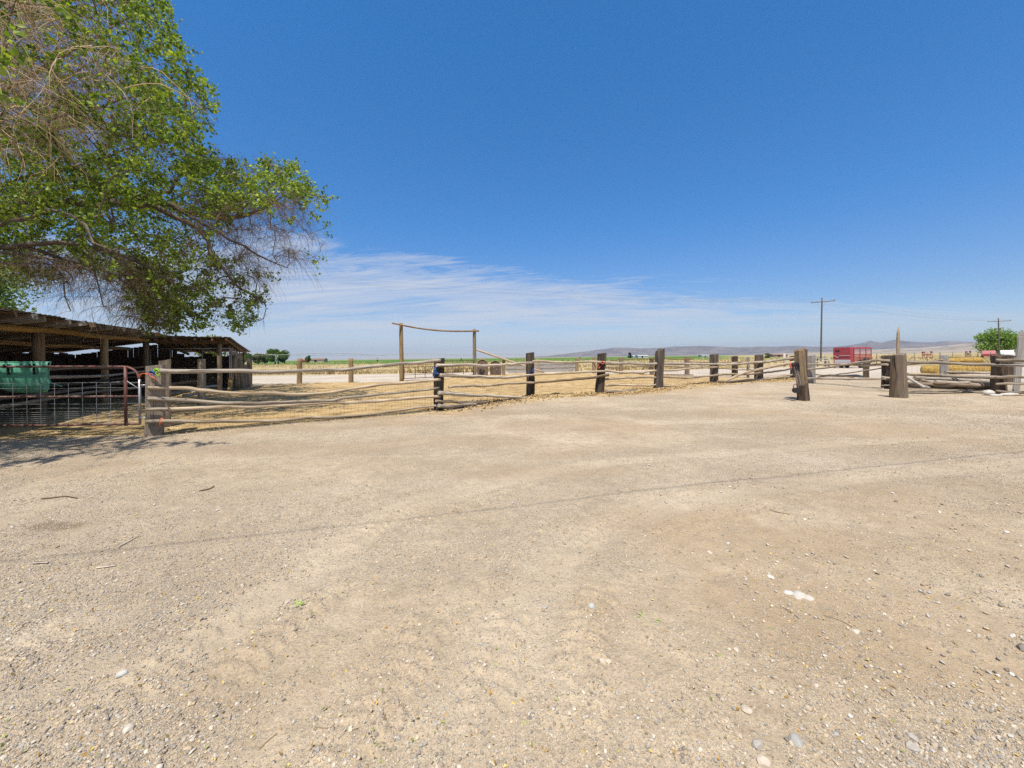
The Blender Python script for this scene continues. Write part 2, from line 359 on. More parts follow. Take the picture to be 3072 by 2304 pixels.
def ground_material():
    m, nt, b = new_mat('dirt_gravel_and_fields')
    tc = nt.nodes.new('ShaderNodeTexCoord'); P = tc.outputs['Object']
    sep = nt.nodes.new('ShaderNodeSeparateXYZ')
    A = nt.nodes.new('ShaderNodeAttribute'); A.attribute_name = 'zoneA'; sa = nt.nodes.new('ShaderNodeSeparateColor'); nt.links.new(A.outputs['Color'], sa.inputs[0])
    B = nt.nodes.new('ShaderNodeAttribute'); B.attribute_name = 'zoneB'; sb = nt.nodes.new('ShaderNodeSeparateColor'); nt.links.new(B.outputs['Color'], sb.inputs[0])
    cor_, road_, grass_ = sa.outputs[0], sa.outputs[1], sa.outputs[2]; field_ = A.outputs['Alpha']
    grav_, brown_, trk_ = sb.outputs[0], sb.outputs[1], sb.outputs[2]
    n1 = noise(nt, P, .8, 5, .62); n2 = noise(nt, P, 7, 6, .7); n3 = noise(nt, P, 60, 4, .7); n4 = noise(nt, P, 230, 2, .6)
    dirt = ramp(nt, n1, [(.32, (.38, .295, .20)), (.55, (.475, .382, .27)), (.72, (.54, .447, .328))])
    dirt = mixc(nt, .55, dirt, ramp(nt, n2, [(.30, (.60,)), (.52, (1,)), (.75, (1.28,))]), 'MULTIPLY')
    dirt = mixc(nt, .65, dirt, ramp(nt, n3, [(.28, (.55,)), (.5, (1,)), (.74, (1.35,))]), 'MULTIPLY')
    dirt = mixc(nt, mathn(nt, 'MULTIPLY', brown_, .82), dirt, mixc(nt, .6, dirt, (.345, .245, .145)))
    dirt = mixc(nt, mathn(nt, 'MULTIPLY', B.outputs['Alpha'], .8), dirt, (.17, .11, .055))
    dirt = mixc(nt, mathn(nt, 'MULTIPLY', mathn(nt, 'MULTIPLY', trk_, n1), .65), dirt, (.51, .425, .32))
    # small stones lying in the dirt
    def stones(scale, thr, lo, hi):
        v = nt.nodes.new('ShaderNodeTexVoronoi'); v.inputs['Scale'].default_value = scale; nt.links.new(P, v.inputs['Vector'])
        col = ramp(nt, v.outputs['Color'], [(.0, (.27, .235, .20)), (.25, (.38, .335, .285)), (.5, (.47, .415, .35)), (.72, (.42, .33, .25)), (.85, (.56, .51, .44)), (1, (.31, .265, .22))])
        rnd = nt.nodes.new('ShaderNodeSeparateColor'); nt.links.new(v.outputs['Color'], rnd.inputs[0])
        on = mathn(nt, 'GREATER_THAN', mathn(nt, 'ADD', rnd.outputs[1], mathn(nt, 'MULTIPLY', grav_, .55)), thr)
        shape = ramp(nt, v.outputs['Distance'], [(lo, (1,)), (hi, (0,))])
        return mathn(nt, 'MULTIPLY', on, shape), col
    f1, c1 = stones(52, .92, .30, .42); f2, c2 = stones(120, .72, .32, .46)
    f2 = mathn(nt, 'MULTIPLY', f2, .75)
    col = mixc(nt, f2, dirt, c2); col = mixc(nt, f1, col, c1)
    nC = noise(nt, P, 1.6, 6, .7)
    straw = ramp(nt, nC, [(.30, (.21, .135, .06)), (.46, (.43, .295, .14)), (.66, (.58, .43, .225))])
    straw = mixc(nt, .7, straw, ramp(nt, n3, [(.3, (.55,)), (.5, (1,)), (.72, (1.4,))]), 'MULTIPLY')
    col = mixc(nt, cor_, col, straw)
    pale = ramp(nt, noise(nt, P, .5, 5, .65), [(.3, (.45, .385, .31)), (.7, (.56, .49, .41))])
    col = mixc(nt, road_, col, pale)
    gN = noise(nt, P, 1, 6, .68, 0, (.10, .35, 1)); gM = noise(nt, P, 1.1, 4, .7)
    gcol = ramp(nt, gN, [(.28, (.20, .17, .075)), (.42, (.36, .28, .14)), (.58, (.48, .385, .215)), (.75, (.30, .27, .10))])
    gcol = mixc(nt, .5, gcol, ramp(nt, gM, [(.3, (.6,)), (.7, (1.35,))]), 'MULTIPLY')
    col = mixc(nt, grass_, col, gcol)
    fcol = ramp(nt, noise(nt, P, 1, 4, .6, 0, (.01, .05, 1)), [(.3, (.045, .12, .015)), (.6, (.10, .20, .03)), (.8, (.20, .24, .06))])
    col = mixc(nt, field_, col, fcol)
    sx = nt.nodes.new('ShaderNodeSeparateXYZ'); nt.links.new(P, sx.inputs[0])
    farf = nt.nodes.new('ShaderNodeMapRange'); farf.inputs[1].default_value = 500; farf.inputs[2].default_value = 900; nt.links.new(sx.outputs[1], farf.inputs[0])
    fc = ramp(nt, noise(nt, P, 1, 5, .6, 0, (.0016, .006, 1)), [(.3, (.21, .185, .12)), (.5, (.29, .25, .175)), (.62, (.155, .175, .085)), (.78, (.33, .28, .20))])
    col = mixc(nt, farf.outputs[0], col, fc)
    nt.links.new(col, b.inputs['Base Color']); b.inputs['Roughness'].default_value = .95; b.inputs['Specular IOR Level'].default_value = .08
    h = mathn(nt, 'ADD', mathn(nt, 'MULTIPLY', n2, .9), mathn(nt, 'ADD', mathn(nt, 'MULTIPLY', n3, .35), mathn(nt, 'MULTIPLY', n4, .14)))
    h = mathn(nt, 'ADD', h, mathn(nt, 'ADD', mathn(nt, 'MULTIPLY', f1, .28), mathn(nt, 'MULTIPLY', f2, .14)))
    bump(nt, b, h, .85, .03)
    return m
M['ground'] = ground_material()
g = raw_mesh('ground', np.stack([gx, gy, gz], 1), faces, M['ground'], {'zoneA': zA, 'zoneB': zB}, smooth=True)
tag(g, 'pale beige dirt and gravel yard running out to dry grass and green fields', 'ground', kind='structure')
def hz_(x, y): return float(height(np.array([float(x)]), np.array([float(y)]))[0])

# ------------------------------------------------------------------ far hills
def hills(name, sky, d0, d1, mat, label, seed, a0=None, base=-2.0):
    X = np.array([p[0] for p in sky], float)
    az = np.array([math.atan2(ray(p[0], p[1])[0], 1) for p in sky]); el = np.array([ray(p[0], p[1])[2]*math.cos(a) for p, a in zip(sky, az)])
    n = 360; A = np.linspace(az[0], az[-1], n); E = np.interp(A, az, el)
    m = 34; T = np.linspace(0, 1, m); V = []
    for t in T:
        r = d0+(d1-d0)*t; prof = math.sin(min(t/.62, 1)*math.pi/2)**1.5 if t < .62 else 1-.75*((t-.62)/.38)**1.3
        top = E*(d0+(d1-d0)*.62)+EYE
        rdg = (fbm(A*46+2, np.full(n, t*5.5), seed, 4)-.5)
        w = 1-abs(t-.62)/.62 if t < .62 else 1
        z = base+(top-base)*prof+rdg*(top-base)*.75*(1 if t < .5 else .12)*min(1, t*3)
        z = np.minimum(z, E*r+EYE) if t < .6 else z
        V.append(np.stack([np.sin(A)*r, np.cos(A)*r, z], 1))
    V = np.concatenate(V); i = (np.arange(m-1)[:, None]*n+np.arange(n-1)[None, :]).ravel()
    f = np.stack([i, i+1, i+1+n, i+n], 1)
    o = raw_mesh(name, V, f, mat, smooth=True); return tag(o, label, 'hills', kind='structure')
m, nt, b = new_mat('dry_mountain'); tc = nt.nodes.new('ShaderNodeTexCoord')
nn = noise(nt, tc.outputs['Object'], .006, 6, .65)
nt.links.new(ramp(nt, nn, [(.35, (.115, .095, .085)), (.55, (.19, .155, .13)), (.7, (.25, .205, .165))]), b.inputs['Base Color']); M['mountain'] = m
m, nt, b = new_mat('dry_slope'); tc = nt.nodes.new('ShaderNodeTexCoord')
nn = noise(nt, tc.outputs['Object'], 1, 6, .6, 0, (.002, .008, .05))
nt.links.new(ramp(nt, nn, [(.35, (.20, .175, .13)), (.5, (.33, .27, .21)), (.68, (.41, .34, .27))]), b.inputs['Base Color']); M['slope'] = m
sky1 = [(1560, 1072), (1600, 1070), (1650, 1067), (1700, 1061), (1760, 1054), (1800, 1048), (1834, 1044), (1880, 1043), (1930, 1045), (1975, 1044), (2020, 1040), (2100, 1038), (2160, 1040), (2215, 1042),
        (2270, 1040), (2330, 1040), (2385, 1037), (2440, 1040), (2500, 1040), (2540, 1037), (2580, 1031), (2611, 1022), (2645, 1028), (2682, 1020), (2740, 1026), (2800, 1027), (2845, 1023), (2920, 1026), (3000, 1024), (3120, 1020)]
hills('mountains', sky1, 4300, 6200, M['mountain'], 'low blue-grey mountain range along the horizon', 71)
sky2 = [(2300, 1061), (2450, 1057), (2560, 1052), (2650, 1048), (2750, 1044), (2820, 1039), (2880, 1032), (2940, 1024), (3000, 1012), (3070, 998), (3140, 985)]
hills('slope', sky2, 1500, 3300, M['slope'], 'bare tan hillside rising behind the round green tree', 72)
# ------------------------------------------------------------------ light and sky
SUN = norm([-.20, -.98, 0])*math.cos(R(64))+np.array([0, 0, math.sin(R(64))])
sl = bpy.data.lights.new('sun', 'SUN'); so = bpy.data.objects.new('sun', sl); COL.objects.link(so)
sl.energy = 4.6; sl.angle = R(.53); sl.color = (1, .94, .83)
so.rotation_euler = Vector(tuple(SUN)).to_track_quat('Z', 'Y').to_euler(); so.location = tuple(SUN*60)
w = bpy.data.worlds.new('World'); scene.world = w; w.use_nodes = True; nt = w.node_tree; bg = nt.nodes['Background']
st = nt.nodes.new('ShaderNodeTexSky'); st.sky_type = 'NISHITA'; st.sun_disc = False
st.sun_elevation = R(64); st.sun_rotation = math.atan2(SUN[0], SUN[1]); st.air_density = 1.0; st.dust_density = .35; st.ozone_density = 4.0; st.altitude = 900
tc = nt.nodes.new('ShaderNodeTexCoord'); D = tc.outputs['Generated']
sx = nt.nodes.new('ShaderNodeSeparateXYZ'); nt.links.new(D, sx.inputs[0]); dx, dy, dz = sx.outputs
zc = mathn(nt, 'MAXIMUM', dz, 0.0)
den = mathn(nt, 'ADD', zc, .10)
cx = nt.nodes.new('ShaderNodeCombineXYZ'); nt.links.new(mathn(nt, 'DIVIDE', dx, den), cx.inputs[0]); nt.links.new(mathn(nt, 'DIVIDE', dy, den), cx.inputs[1])
mp = nt.nodes.new('ShaderNodeMapping'); mp.inputs['Rotation'].default_value = (0, 0, R(24)); mp.inputs['Scale'].default_value = (.34, .95, 1); mp.inputs['Location'].default_value = (3.1, 1.9, 0)
nt.links.new(cx.outputs[0], mp.inputs[0])
wv = nt.nodes.new('ShaderNodeTexNoise'); wv.inputs['Scale'].default_value = .55; wv.inputs['Detail'].default_value = 3; nt.links.new(mp.outputs[0], wv.inputs['Vector'])
wm = nt.nodes.new('ShaderNodeVectorMath'); wm.operation = 'MULTIPLY_ADD'; wm.inputs[1].default_value = (1.5, 1.5, 0); nt.links.new(wv.outputs[1], wm.inputs[0]); nt.links.new(mp.outputs[0], wm.inputs[2])
c1 = noise(nt, wm.outputs[0], 1.0, 4, .5, .4); c2 = noise(nt, wm.outputs[0], 2.2, 8, .66, 1.1, (1, 1.8, 1)); c3 = noise(nt, wm.outputs[0], 9, 6, .7, .5, (.7, 3.4, 1))
cn = mathn(nt, 'ADD', mathn(nt, 'MULTIPLY', c1, .40), mathn(nt, 'ADD', mathn(nt, 'MULTIPLY', c2, .44), mathn(nt, 'MULTIPLY', c3, .16)))
azr = mathn(nt, 'DIVIDE', dx, mathn(nt, 'MAXIMUM', dy, .05))
top = nt.nodes.new('ShaderNodeMapRange'); top.inputs[1].default_value = -.75; top.inputs[2].default_value = 1.0; top.inputs[3].default_value = .325; top.inputs[4].default_value = .17
nt.links.new(azr, top.inputs[0])
rel = mathn(nt, 'DIVIDE', zc, top.outputs[0])
bank = ramp(nt, rel, [(0, (.44,)), (.14, (.52,)), (.30, (.72,)), (.48, (.72,)), (.66, (.56,)), (.86, (.34,)), (.98, (.0,))])
azb = ramp(nt, mathn(nt, 'MULTIPLY_ADD', azr, .4, .5), [(.05, (.36,)), (.25, (.54,)), (.48, (.57,)), (.64, (.42,)), (.86, (.18,))])
fac = mathn(nt, 'ADD', mathn(nt, 'MULTIPLY_ADD', mathn(nt, 'SUBTRACT', cn, .5), 3.4, .5), mathn(nt, 'MULTIPLY', mathn(nt, 'ADD', mathn(nt, 'SUBTRACT', bank, .52), mathn(nt, 'SUBTRACT', azb, .50)), 1.35))
cf = ramp(nt, fac, [(.32, (0,)), (.50, (.26,)), (.74, (.54,)), (1.0, (.76,))])
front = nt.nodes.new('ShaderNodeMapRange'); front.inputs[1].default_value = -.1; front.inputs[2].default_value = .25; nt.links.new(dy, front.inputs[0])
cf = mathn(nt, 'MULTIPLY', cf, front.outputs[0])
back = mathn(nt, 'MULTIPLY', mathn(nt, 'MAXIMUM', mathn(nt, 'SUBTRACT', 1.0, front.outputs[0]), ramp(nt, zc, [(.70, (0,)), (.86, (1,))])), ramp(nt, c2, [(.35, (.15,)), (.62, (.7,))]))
SKYTINT = (.44, 1.28, 1.72)
tintr = ramp(nt, zc, [(0, (.94, .87, .92)), (.12, (.66, .78, .93)), (.30, (.40, .87, 1.20)), (.62, (.32, 1.02, 1.45))])
sky = mixc(nt, 1.0, st.outputs[0], tintr, 'MULTIPLY')
skc = mixc(nt, cf, sky, (5.3, 5.45, 5.85))
skc = mixc(nt, back, skc, (3.6, 3.3, 3.0))  # added warm cloud behind and overhead, out of view, neutralises blue shadow fill
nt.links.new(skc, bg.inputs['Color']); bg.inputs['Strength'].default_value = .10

# ------------------------------------------------------------------ the air: far hills fade to blue
hz_m = bpy.data.materials.new('haze_air'); hz_m.use_nodes = True; nt = hz_m.node_tree; nt.nodes.remove(nt.nodes['Principled BSDF'])
pvn = nt.nodes.new('ShaderNodeVolumePrincipled'); pvn.inputs['Color'].default_value = (.62, .78, 1, 1); pvn.inputs['Density'].default_value = 1.05e-4; pvn.inputs['Anisotropy'].default_value = .2
nt.links.new(pvn.outputs[0], nt.nodes['Material Output'].inputs['Volume'])
mb = MB(); mb.box((0, 0, 122), 19000, 19000, 250); tag(mb.build('haze', hz_m), None, None, None, 'stuff')
bpy.data.objects['haze']['label'] = 'thin blue haze over the plain'
scene.cycles.volume_bounces = 0
# ------------------------------------------------------------------ rail fences
def px_log(mb, pts, A, B, off, r0, r1, rough=.20, sag=0.0):
    P = [onplane(x, y, A, B, off) for x, y in pts]; k_ = .72 if A is P0 else .80; r0 *= k_; r1 *= k_
    C = catmull(P, 14) if len(P) > 2 else np.linspace(P[0], P[-1], 12)
    n = len(C); t = np.linspace(0, 1, n); s = random.random()*90
    L = np.linalg.norm(C[-1]-C[0])
    C = C+np.stack([np.zeros(n), np.zeros(n), ((vnoise(t*L*.9+s, t*0, 2)-.5)*.06+(vnoise(t*L*2.8+s, t*0+7, 2)-.5)*.035)*np.sin(t*math.pi)**.5], 1)
    mb.tube(C, r0+(r1-r0)*t, 9, True, rough)
    for k in range(int(L*.8)):                                # knots where branches were cut off
        i = random.randrange(1, n-1); a = random.random()*6.28; r = (r0+(r1-r0)*t[i])
        d = norm(C[min(i+1, n-1)]-C[i-1]); u = norm(np.cross(d, [0, 0, 1])); q = u*math.cos(a)+np.array([0, 0, 1])*math.sin(a)
        mb.tube([C[i]+q*r*.5, C[i]+q*r*1.28], [r*.42, r*.22], 5, True)
def rail(th, pts, A, B, off=.16, r0=.06, r1=.05, mat='rail', name='rail', label=None):
    mb = MB(); px_log(mb, pts, A, B, off, r0, r1); return th.part(name, mb, M[mat], label=label)
def tie_post(th, xb, yb, xt, yt, w, h, mat='tie', ang=None, d=None, cut=.02, name='post', label=None):
    b = gp(xb, yb) if d is None else np.array([*(ray(xb, yb)*d)[:2], 0.0])
    t = at(xt, yt, b[1]); b = b.copy(); b[2] = -.15
    mb = MB(); mb.prism(b, t, w, h, ang if ang is not None else random.uniform(-.2, .5), .11, 13, None, cut)
    return th.part(name, mb, M[mat], label=label)
def round_post(th, xb, yb, xt, yt, r, mat='tan_post', d=None, name='post', label=None, r1=None):
    b = gp(xb, yb) if d is None else np.array([*(ray(xb, yb)*d)[:2], 0.0])
    t = at(xt, yt, b[1]); b = b.copy(); b[2] = -.15
    mb = MB(); mb.tube(np.linspace(b, t, 9), np.linspace(r*1.06, r1 or r*.95, 9), 11, True, .05)
    return th.part(name, mb, M[mat], label=label)
def mesh_panel(th, corners, dx, dz, rw=.0016, name='wire_mesh', mat='wire', wob=.012):
    """woven field fence between A and B: corners = (bottom-left, bottom-right, top-right, top-left)"""
    bl, br, tr, tl = [np.asarray(c, float) for c in corners]; mb = MB()
    L = np.linalg.norm(br-bl); nx_ = max(2, int(L/dx)); H = np.linalg.norm(tl-bl); nz = max(2, int(H/dz))
    nrm = norm(np.cross(br-bl, tl-bl)); sd = random.random()*40
    def p(u, v):
        q = (bl*(1-u)+br*u)*(1-v)+(tl*(1-u)+tr*u)*v
        return q+nrm*(fbm(np.array([u*L*.9+sd]), np.array([v*2+sd]), 3, 2)[0]-.5)*wob*6+np.array([0, 0, (vnoise(np.array([u*L*1.3+sd]), np.array([v*3.]), 6)[0]-.5)*wob*2])
    for i in range(nx_+1): mb.tube([p(i/nx_, v) for v in np.linspace(0, 1, 4)], rw, 3, False)
    for j in range(nz+1): mb.tube([p(u, j/nz) for u in np.linspace(0, 1, max(5, nx_//3))], rw*1.15, 3, False)
    return th.part(name, mb, M[mat])

ff = Thing('rail_fence', 'long weathered log rail fence on dark ties along the near side of the corral', 'fence', P0)
fa = math.atan2(P1[1]-P0[1], P1[0]-P0[0])
# big grey gate tie with its companions at the left end
tie_post(ff, 463, 1304, 466, 1096, .27, .24, 'post', fa, None, .015)
tie_post(ff, 494, 1262, 495, 1080, .21, .20, 'post', fa+.1, 9.2)
round_post(ff, 604, 1200, 605, 1077, .115, 'tan_post', 13.2)
tie_post(ff, 1314, 1231, 1319, 1077, .235, .2, 'tie', fa+.15, None, .03)
tie_post(ff, 1591, 1189, 1591, 1058, .29, .22, 'tie', .15, None, .02)
tie_post(ff, 1798, 1180, 1807, 1060, .31, .24, 'tie', .2, None, .02)
tie_post(ff, 1974, 1168, 1981, 1049, .34, .26, 'tie', .35, None, .06)
tie_post(ff, 2142, 1153, 2142, 1063, .36, .3, 'tie', .5)
tie_post(ff, 2276, 1145, 2276, 1065, .40, .32, 'tie', .6)
tie_post(ff, 2381, 1137, 2381, 1068, .30, .3, 'tie', .6)
S = (P0, P1)
rail(ff, [(478, 1113), (700, 1115), (900, 1111), (1047, 1107), (1200, 1094), (1322, 1081)], *S, .19, .068, .055)
rail(ff, [(443, 1163), (560, 1166), (640, 1172), (740, 1181), (900, 1181), (1047, 1168), (1180, 1152), (1322, 1138)], *S, .17, .052, .05)
rail(ff, [(443, 1196), (600, 1203), (740, 1207), (900, 1204), (1047, 1193), (1200, 1178), (1317, 1163)], *S, .17, .056, .042)
rail(ff, [(438, 1229), (505, 1229)], *S, .20, .055, .05)
rail(ff, [(500, 1229), (640, 1224), (850, 1217), (1000, 1211), (1150, 1201), (1320, 1189)], *S, .16, .056, .052)
rail(ff, [(437, 1266), (600, 1264), (740, 1261), (900, 1255), (1047, 1246), (1180, 1232), (1316, 1216)], *S, .18, .056, .04)
mesh_panel(ff, [onplane(505, 1290, *S, .07), onplane(1302, 1232, *S, .07), onplane(1302, 1146, *S, .07), onplane(505, 1195, *S, .07)], .085, .085)
S = (P1, P2)
rail(ff, [(1310, 1096), (1440, 1096), (1520, 1093), (1600, 1088)], *S, .19, .06, .05)
rail(ff, [(1319, 1125), (1390, 1128), (1480, 1131), (1560, 1128), (1600, 1125)], *S, .18, .07, .055)
rail(ff, [(1346, 1162), (1420, 1158), (1500, 1153), (1610, 1148)], *S, .20, .052, .05)
rail(ff, [(1317, 1178), (1400, 1184), (1500, 1190), (1630, 1196)], *S, .19, .075, .06)
rail(ff, [(1308, 1202), (1370, 1206), (1420, 1208), (1465, 1206)], *S, .17, .05, .065)
rail(ff, [(1316, 1216), (1370, 1217), (1430, 1214)], *S, .24, .075, .05)
mesh_panel(ff, [onplane(1330, 1222, *S, .06), onplane(1580, 1190, *S, .06), onplane(1580, 1152, *S, .06), onplane(1330, 1170, *S, .06)], .10, .10)
S = (P2, P3)
rail(ff, [(1597, 1084), (1700, 1087), (1815, 1086)], *S, .2, .062, .052)
rail(ff, [(1600, 1124), (1700, 1119), (1814, 1113)], *S, .2, .062, .055)
rail(ff, [(1590, 1149), (1700, 1141), (1760, 1135), (1826, 1124)], *S, .2, .055, .07, 'rail_brown')
S = (P3, P5)
rail(ff, [(1816, 1090), (1900, 1091), (2000, 1091), (2155, 1093)], *S, .22, .075, .075)
rail(ff, [(1814, 1111), (1860, 1115), (1905, 1117), (1990, 1112), (2060, 1106), (2155, 1100)], *S, .2, .07, .055)
rail(ff, [(1816, 1138), (1880, 1133), (1960, 1130), (2070, 1134), (2155, 1125)], *S, .2, .05, .055)
rail(ff, [(1816, 1156), (1900, 1156), (1985, 1154), (2090, 1161)], *S, .2, .06, .05)
rail(ff, [(1818, 1173), (1930, 1175), (2034, 1170)], *S, .32, .075, .06)
mesh_panel(ff, [onplane(1816, 1178, *S, .06), onplane(2130, 1160, *S, .06), onplane(2130, 1128, *S, .06), onplane(1816, 1134, *S, .06)], .12, .12, .002)
S = (P5, P6)
rail(ff, [(2150, 1092), (2215, 1092), (2288, 1086)], *S, .22, .085, .075)
rail(ff, [(2153, 1125), (2210, 1122), (2285, 1119)], *S, .22, .075, .07)
rail(ff, [(2153, 1143), (2210, 1143), (2290, 1137)], *S, .22, .075, .08)
S = (P6, P6B)
rail(ff, [(2284, 1086), (2330, 1082), (2392, 1073)], *S, .22, .085, .075)
rail(ff, [(2286, 1119), (2330, 1113), (2384, 1105)], *S, .22, .065, .055)
rail(ff, [(2286, 1137), (2330, 1133), (2386, 1123)], *S, .22, .08, .07)
mbx = MB(); C = catmull([onplane(2172, 1145, P5, P6, .5), onplane(2230, 1120, P5, P6, .45), onplane(2300, 1103, P6, P6B, .4), onplane(2391, 1085, P6, P6B, .35)], 8)
mbx.tube(C, np.linspace(.06, .085, len(C)), 9, True, .1); ff.part('rail', mbx, M['rail'])
mesh_panel(ff, [onplane(2292, 1146, P6, P6B, .06), onplane(2376, 1138, P6, P6B, .06), onplane(2376, 1104, P6, P6B, .06), onplane(2292, 1112, P6, P6B, .06)], .14, .14, .002)

# back of the corral: shorter dark posts with thin rails, and the board-faced bunk line
bf = Thing('corral_fence', 'far back fence of the corral with short posts and thin dark rails', 'fence', BACK[4])
for (xb, yb, yt, w, mt) in ((1615, 1117, 1076, .24, 'tan_post'), (1731, 1115, 1074, .27, 'post'), (1782, 1121, 1071, .26, 'rail_brown'), (1863, 1125, 1073, .25, 'rail_brown'),
                            (1955, 1126, 1073, .27, 'rail_brown'), (2061, 1126, 1070, .28, 'post'), (2204, 1133, 1069, .30, 'tie'), (2244, 1134, 1071, .13, 'grey_board')):
    tie_post(bf, xb, yb, xb, yt, w, w*.9, mt, .2)
S = (BACK[3], BACK[7])
rail(bf, [(1860, 1080), (1955, 1076), (2080, 1077)], *S, .18, .05, .045, 'rail_brown')
rail(bf, [(1830, 1081), (1890, 1078)], *S, .18, .05, .04, 'rail_brown')
rail(bf, [(2060, 1085), (2130, 1088), (2200, 1086), (2276, 1083)], *S, .18, .05, .045, 'rail_brown')
rail(bf, [(1740, 1079), (1790, 1083)], *S, .18, .045, .04, 'rail_brown')
rail(bf, [(1790, 1104), (1860, 1101), (1950, 1099), (2080, 1101)], *S, .18, .05, .045, 'rail_brown')
rail(bf, [(1815, 1107), (1890, 1106)], *S, .18, .05, .05, 'rail_brown')
rail(bf, [(2010, 1107), (2080, 1101), (2200, 1108), (2276, 1108)], *S, .18, .05, .045, 'rail_brown')
rail(bf, [(1890, 1117), (1955, 1124), (2080, 1125)], *S, .18, .05, .045, 'rail_brown')
mesh_panel(bf, [onplane(1787, 1122, *S, .04), onplane(2200, 1130, *S, .04), onplane(2200, 1088, *S, .04), onplane(1787, 1082, *S, .04)], .22, .22, .003)

# line of plain posts between shed and arch, thin wires strung between them
lf = Thing('wire_fence', 'thin wire fence on three tan posts beside the gravel lane', 'fence', LPOSTS[1])
round_post(lf, 748, 1157, 748, 1074, .155, 'post'); round_post(lf, 898, 1152, 899, 1075, .15, 'tan_post'); round_post(lf, 1053, 1146, 1053, 1075, .15, 'tan_post')
seq = [np.array([shed(0, 2.65, 0)[0]-1.4, shed(0, 2.65, 0)[1]+3.2, 0]), *LPOSTS, ARL]
for z in (.35, .75, 1.12):
    mb = MB()
    for a, b in zip(seq[:-1], seq[1:]):
        t = np.linspace(0, 1, 7)[:, None]; q = a*(1-t)+b*t; q[:, 2] = z-.03*np.sin(t[:, 0]*math.pi); mb.tube(q, .0035, 3, False)
    lf.part('fence_wire', mb, M['wire'])

# right-hand fence behind the stacked poles
P10A = gp(2433, 1150); P10 = gp(2660, 1166)
rf = Thing('rail_fence', 'log rail fence at the right with dark ties behind the pile of poles', 'fence', P10)
tie_post(rf, 2434, 1150, 2433, 1066, .30, .28, 'grey_board', .5)
tie_post(rf, 2660, 1166, 2660, 1067, .34, .3, 'tie', .6)
tie_post(rf, 2598, 1133, 2598, 1074, .26, .26, 'tie', .6)
tie_post(rf, 2998, 1183, 2996, 1066, .36, .3, 'tie', 1.05, None, .02)
tie_post(rf, 3028, 1180, 3027, 1066, .22, .26, 'tie', 1.0, 17.4)
tie_post(rf, 2832, 1168, 2832, 1065, .26, .26, 'grey_board', .8, 17.6)
S = (P10A, P10)
rail(rf, [(2418, 1093), (2500, 1093), (2580, 1094), (2664, 1094)], *S, .22, .06, .06)
rail(rf, [(2418, 1108), (2480, 1103), (2560, 1092), (2645, 1079)], *S, .28, .05, .07)
rail(rf, [(2420, 1135), (2500, 1138), (2580, 1136), (2660, 1135)], *S, .22, .07, .06)
rail(rf, [(2440, 1122), (2500, 1128), (2560, 1132)], *S, -.2, .035, .035, 'rail_brown')
rail(rf, [(2455, 1131), (2540, 1119), (2650, 1103)], *S, -.25, .035, .04)
mb = MB(); mb.board(onplane(2420, 1155, *S, .3), onplane(2650, 1166, *S, .3), .07, .05); rf.part('bottom_board', mb, M['grey_board'])
S = (P10, P9)
rail(rf, [(2640, 1081), (2720, 1087), (2850, 1091), (3000, 1095)], *S, .2, .075, .07)
rail(rf, [(2645, 1131), (2705, 1136)], *S, .25, .06, .06)
rail(rf, [(2700, 1095), (2760, 1088), (2830, 1079)], *S, -.2, .05, .06, 'rail_brown')
rail(rf, [(2645, 1157), (2720, 1158)], *S, .2, .04, .04)
rail(rf, [(2718, 1124), (2850, 1129), (3000, 1131)], *S, .2, .06, .07)
mesh_panel(rf, [onplane(2720, 1165, *S, .05), onplane(2980, 1176, *S, .05), onplane(2980, 1100, *S, .05), onplane(2720, 1098, *S, .05)], .16, .16, .002)
for ya, yb in ((1080, 1082), (1097, 1097), (1131, 1131), (1152, 1153), (1172, 1176)):
    rail(rf, [(2990, ya), (3060, yb), (3180, yb+4)], P9, gp(3180, 1196), .2, .06, .06)

# freestanding gate posts
gpst = Thing('gate_post', 'leaning split gate post hung with black straps and a chain', 'post', P7)
mb = MB(); b = P7+np.array([0, 0, -.15]); t = at(2399, 1049, P7[1]); mb.prism(b, t, .24, .20, .2, .14, 14, None, .05); gpst.part('timber', mb, M['gate_post'])
mb = MB(); mb.prism(b+np.array([.02, -.03, 0]), at(2407, 1150, P7[1]-.03), .27, .23, .25, .2, 12, None, .10); gpst.part('rotten_foot', mb, M['tie'])
mb = MB(); q = P7+np.array([.11, .10, -.1]); mb.prism(q, at(2410, 1052, P7[1]+.1), .14, .18, .3, .08, 8, None, .05); gpst.part('split_timber', mb, M['tie'])
gp8 = Thing('gate_post', 'thick square tan gate post standing alone before the pole pile', 'post', P8)
mb = MB(); b = P8+np.array([0, 0, -.15]); t = at(2702, 1063, P8[1]); mb.prism(b, t, .25, .22, .5, .12, 14, None, .03); gp8.part('timber', mb, M['gate_post'])
mb = MB(); b = P8+np.array([-.17, .13, -.1]); mb.prism(b, at(2686, 1066, P8[1]+.13), .15, .2, .5, .06, 8, None, .02); gp8.part('backing_timber', mb, M['tie'])
mb = MB(); b = gp(2694, 1178); mb.tube(np.linspace(b, at(2695, 981, b[1]), 12), [.058]*9+[.055, .045, .012], 9, True, .08)
single('pole', mb, M['post'], 'tall thin pointed grey pole rising behind the square tan gate post', 'pole', b)
mb = MB(); b = gp(3046, 1186); t = at(3068, 990, b[1]); mb.board(b+np.array([0, 0, -.05]), b*.12+t*.88, .24, .045, (1, .1, 0), .04)
mid = b*.12+t*.88; mb.add([mid+np.array([-.11, 0, 0]), mid+np.array([.11, 0, 0]), t, mid+np.array([-.11, .045, 0]), mid+np.array([.11, .045, 0]), t+np.array([0, .045, 0])], [(0, 1, 2), (5, 4, 3), (0, 2, 5, 3), (1, 4, 5, 2)])
single('leaning_board', mb, M['grey_board'], 'silver grey pointed board leaning against the rails at the right edge', 'board', b)

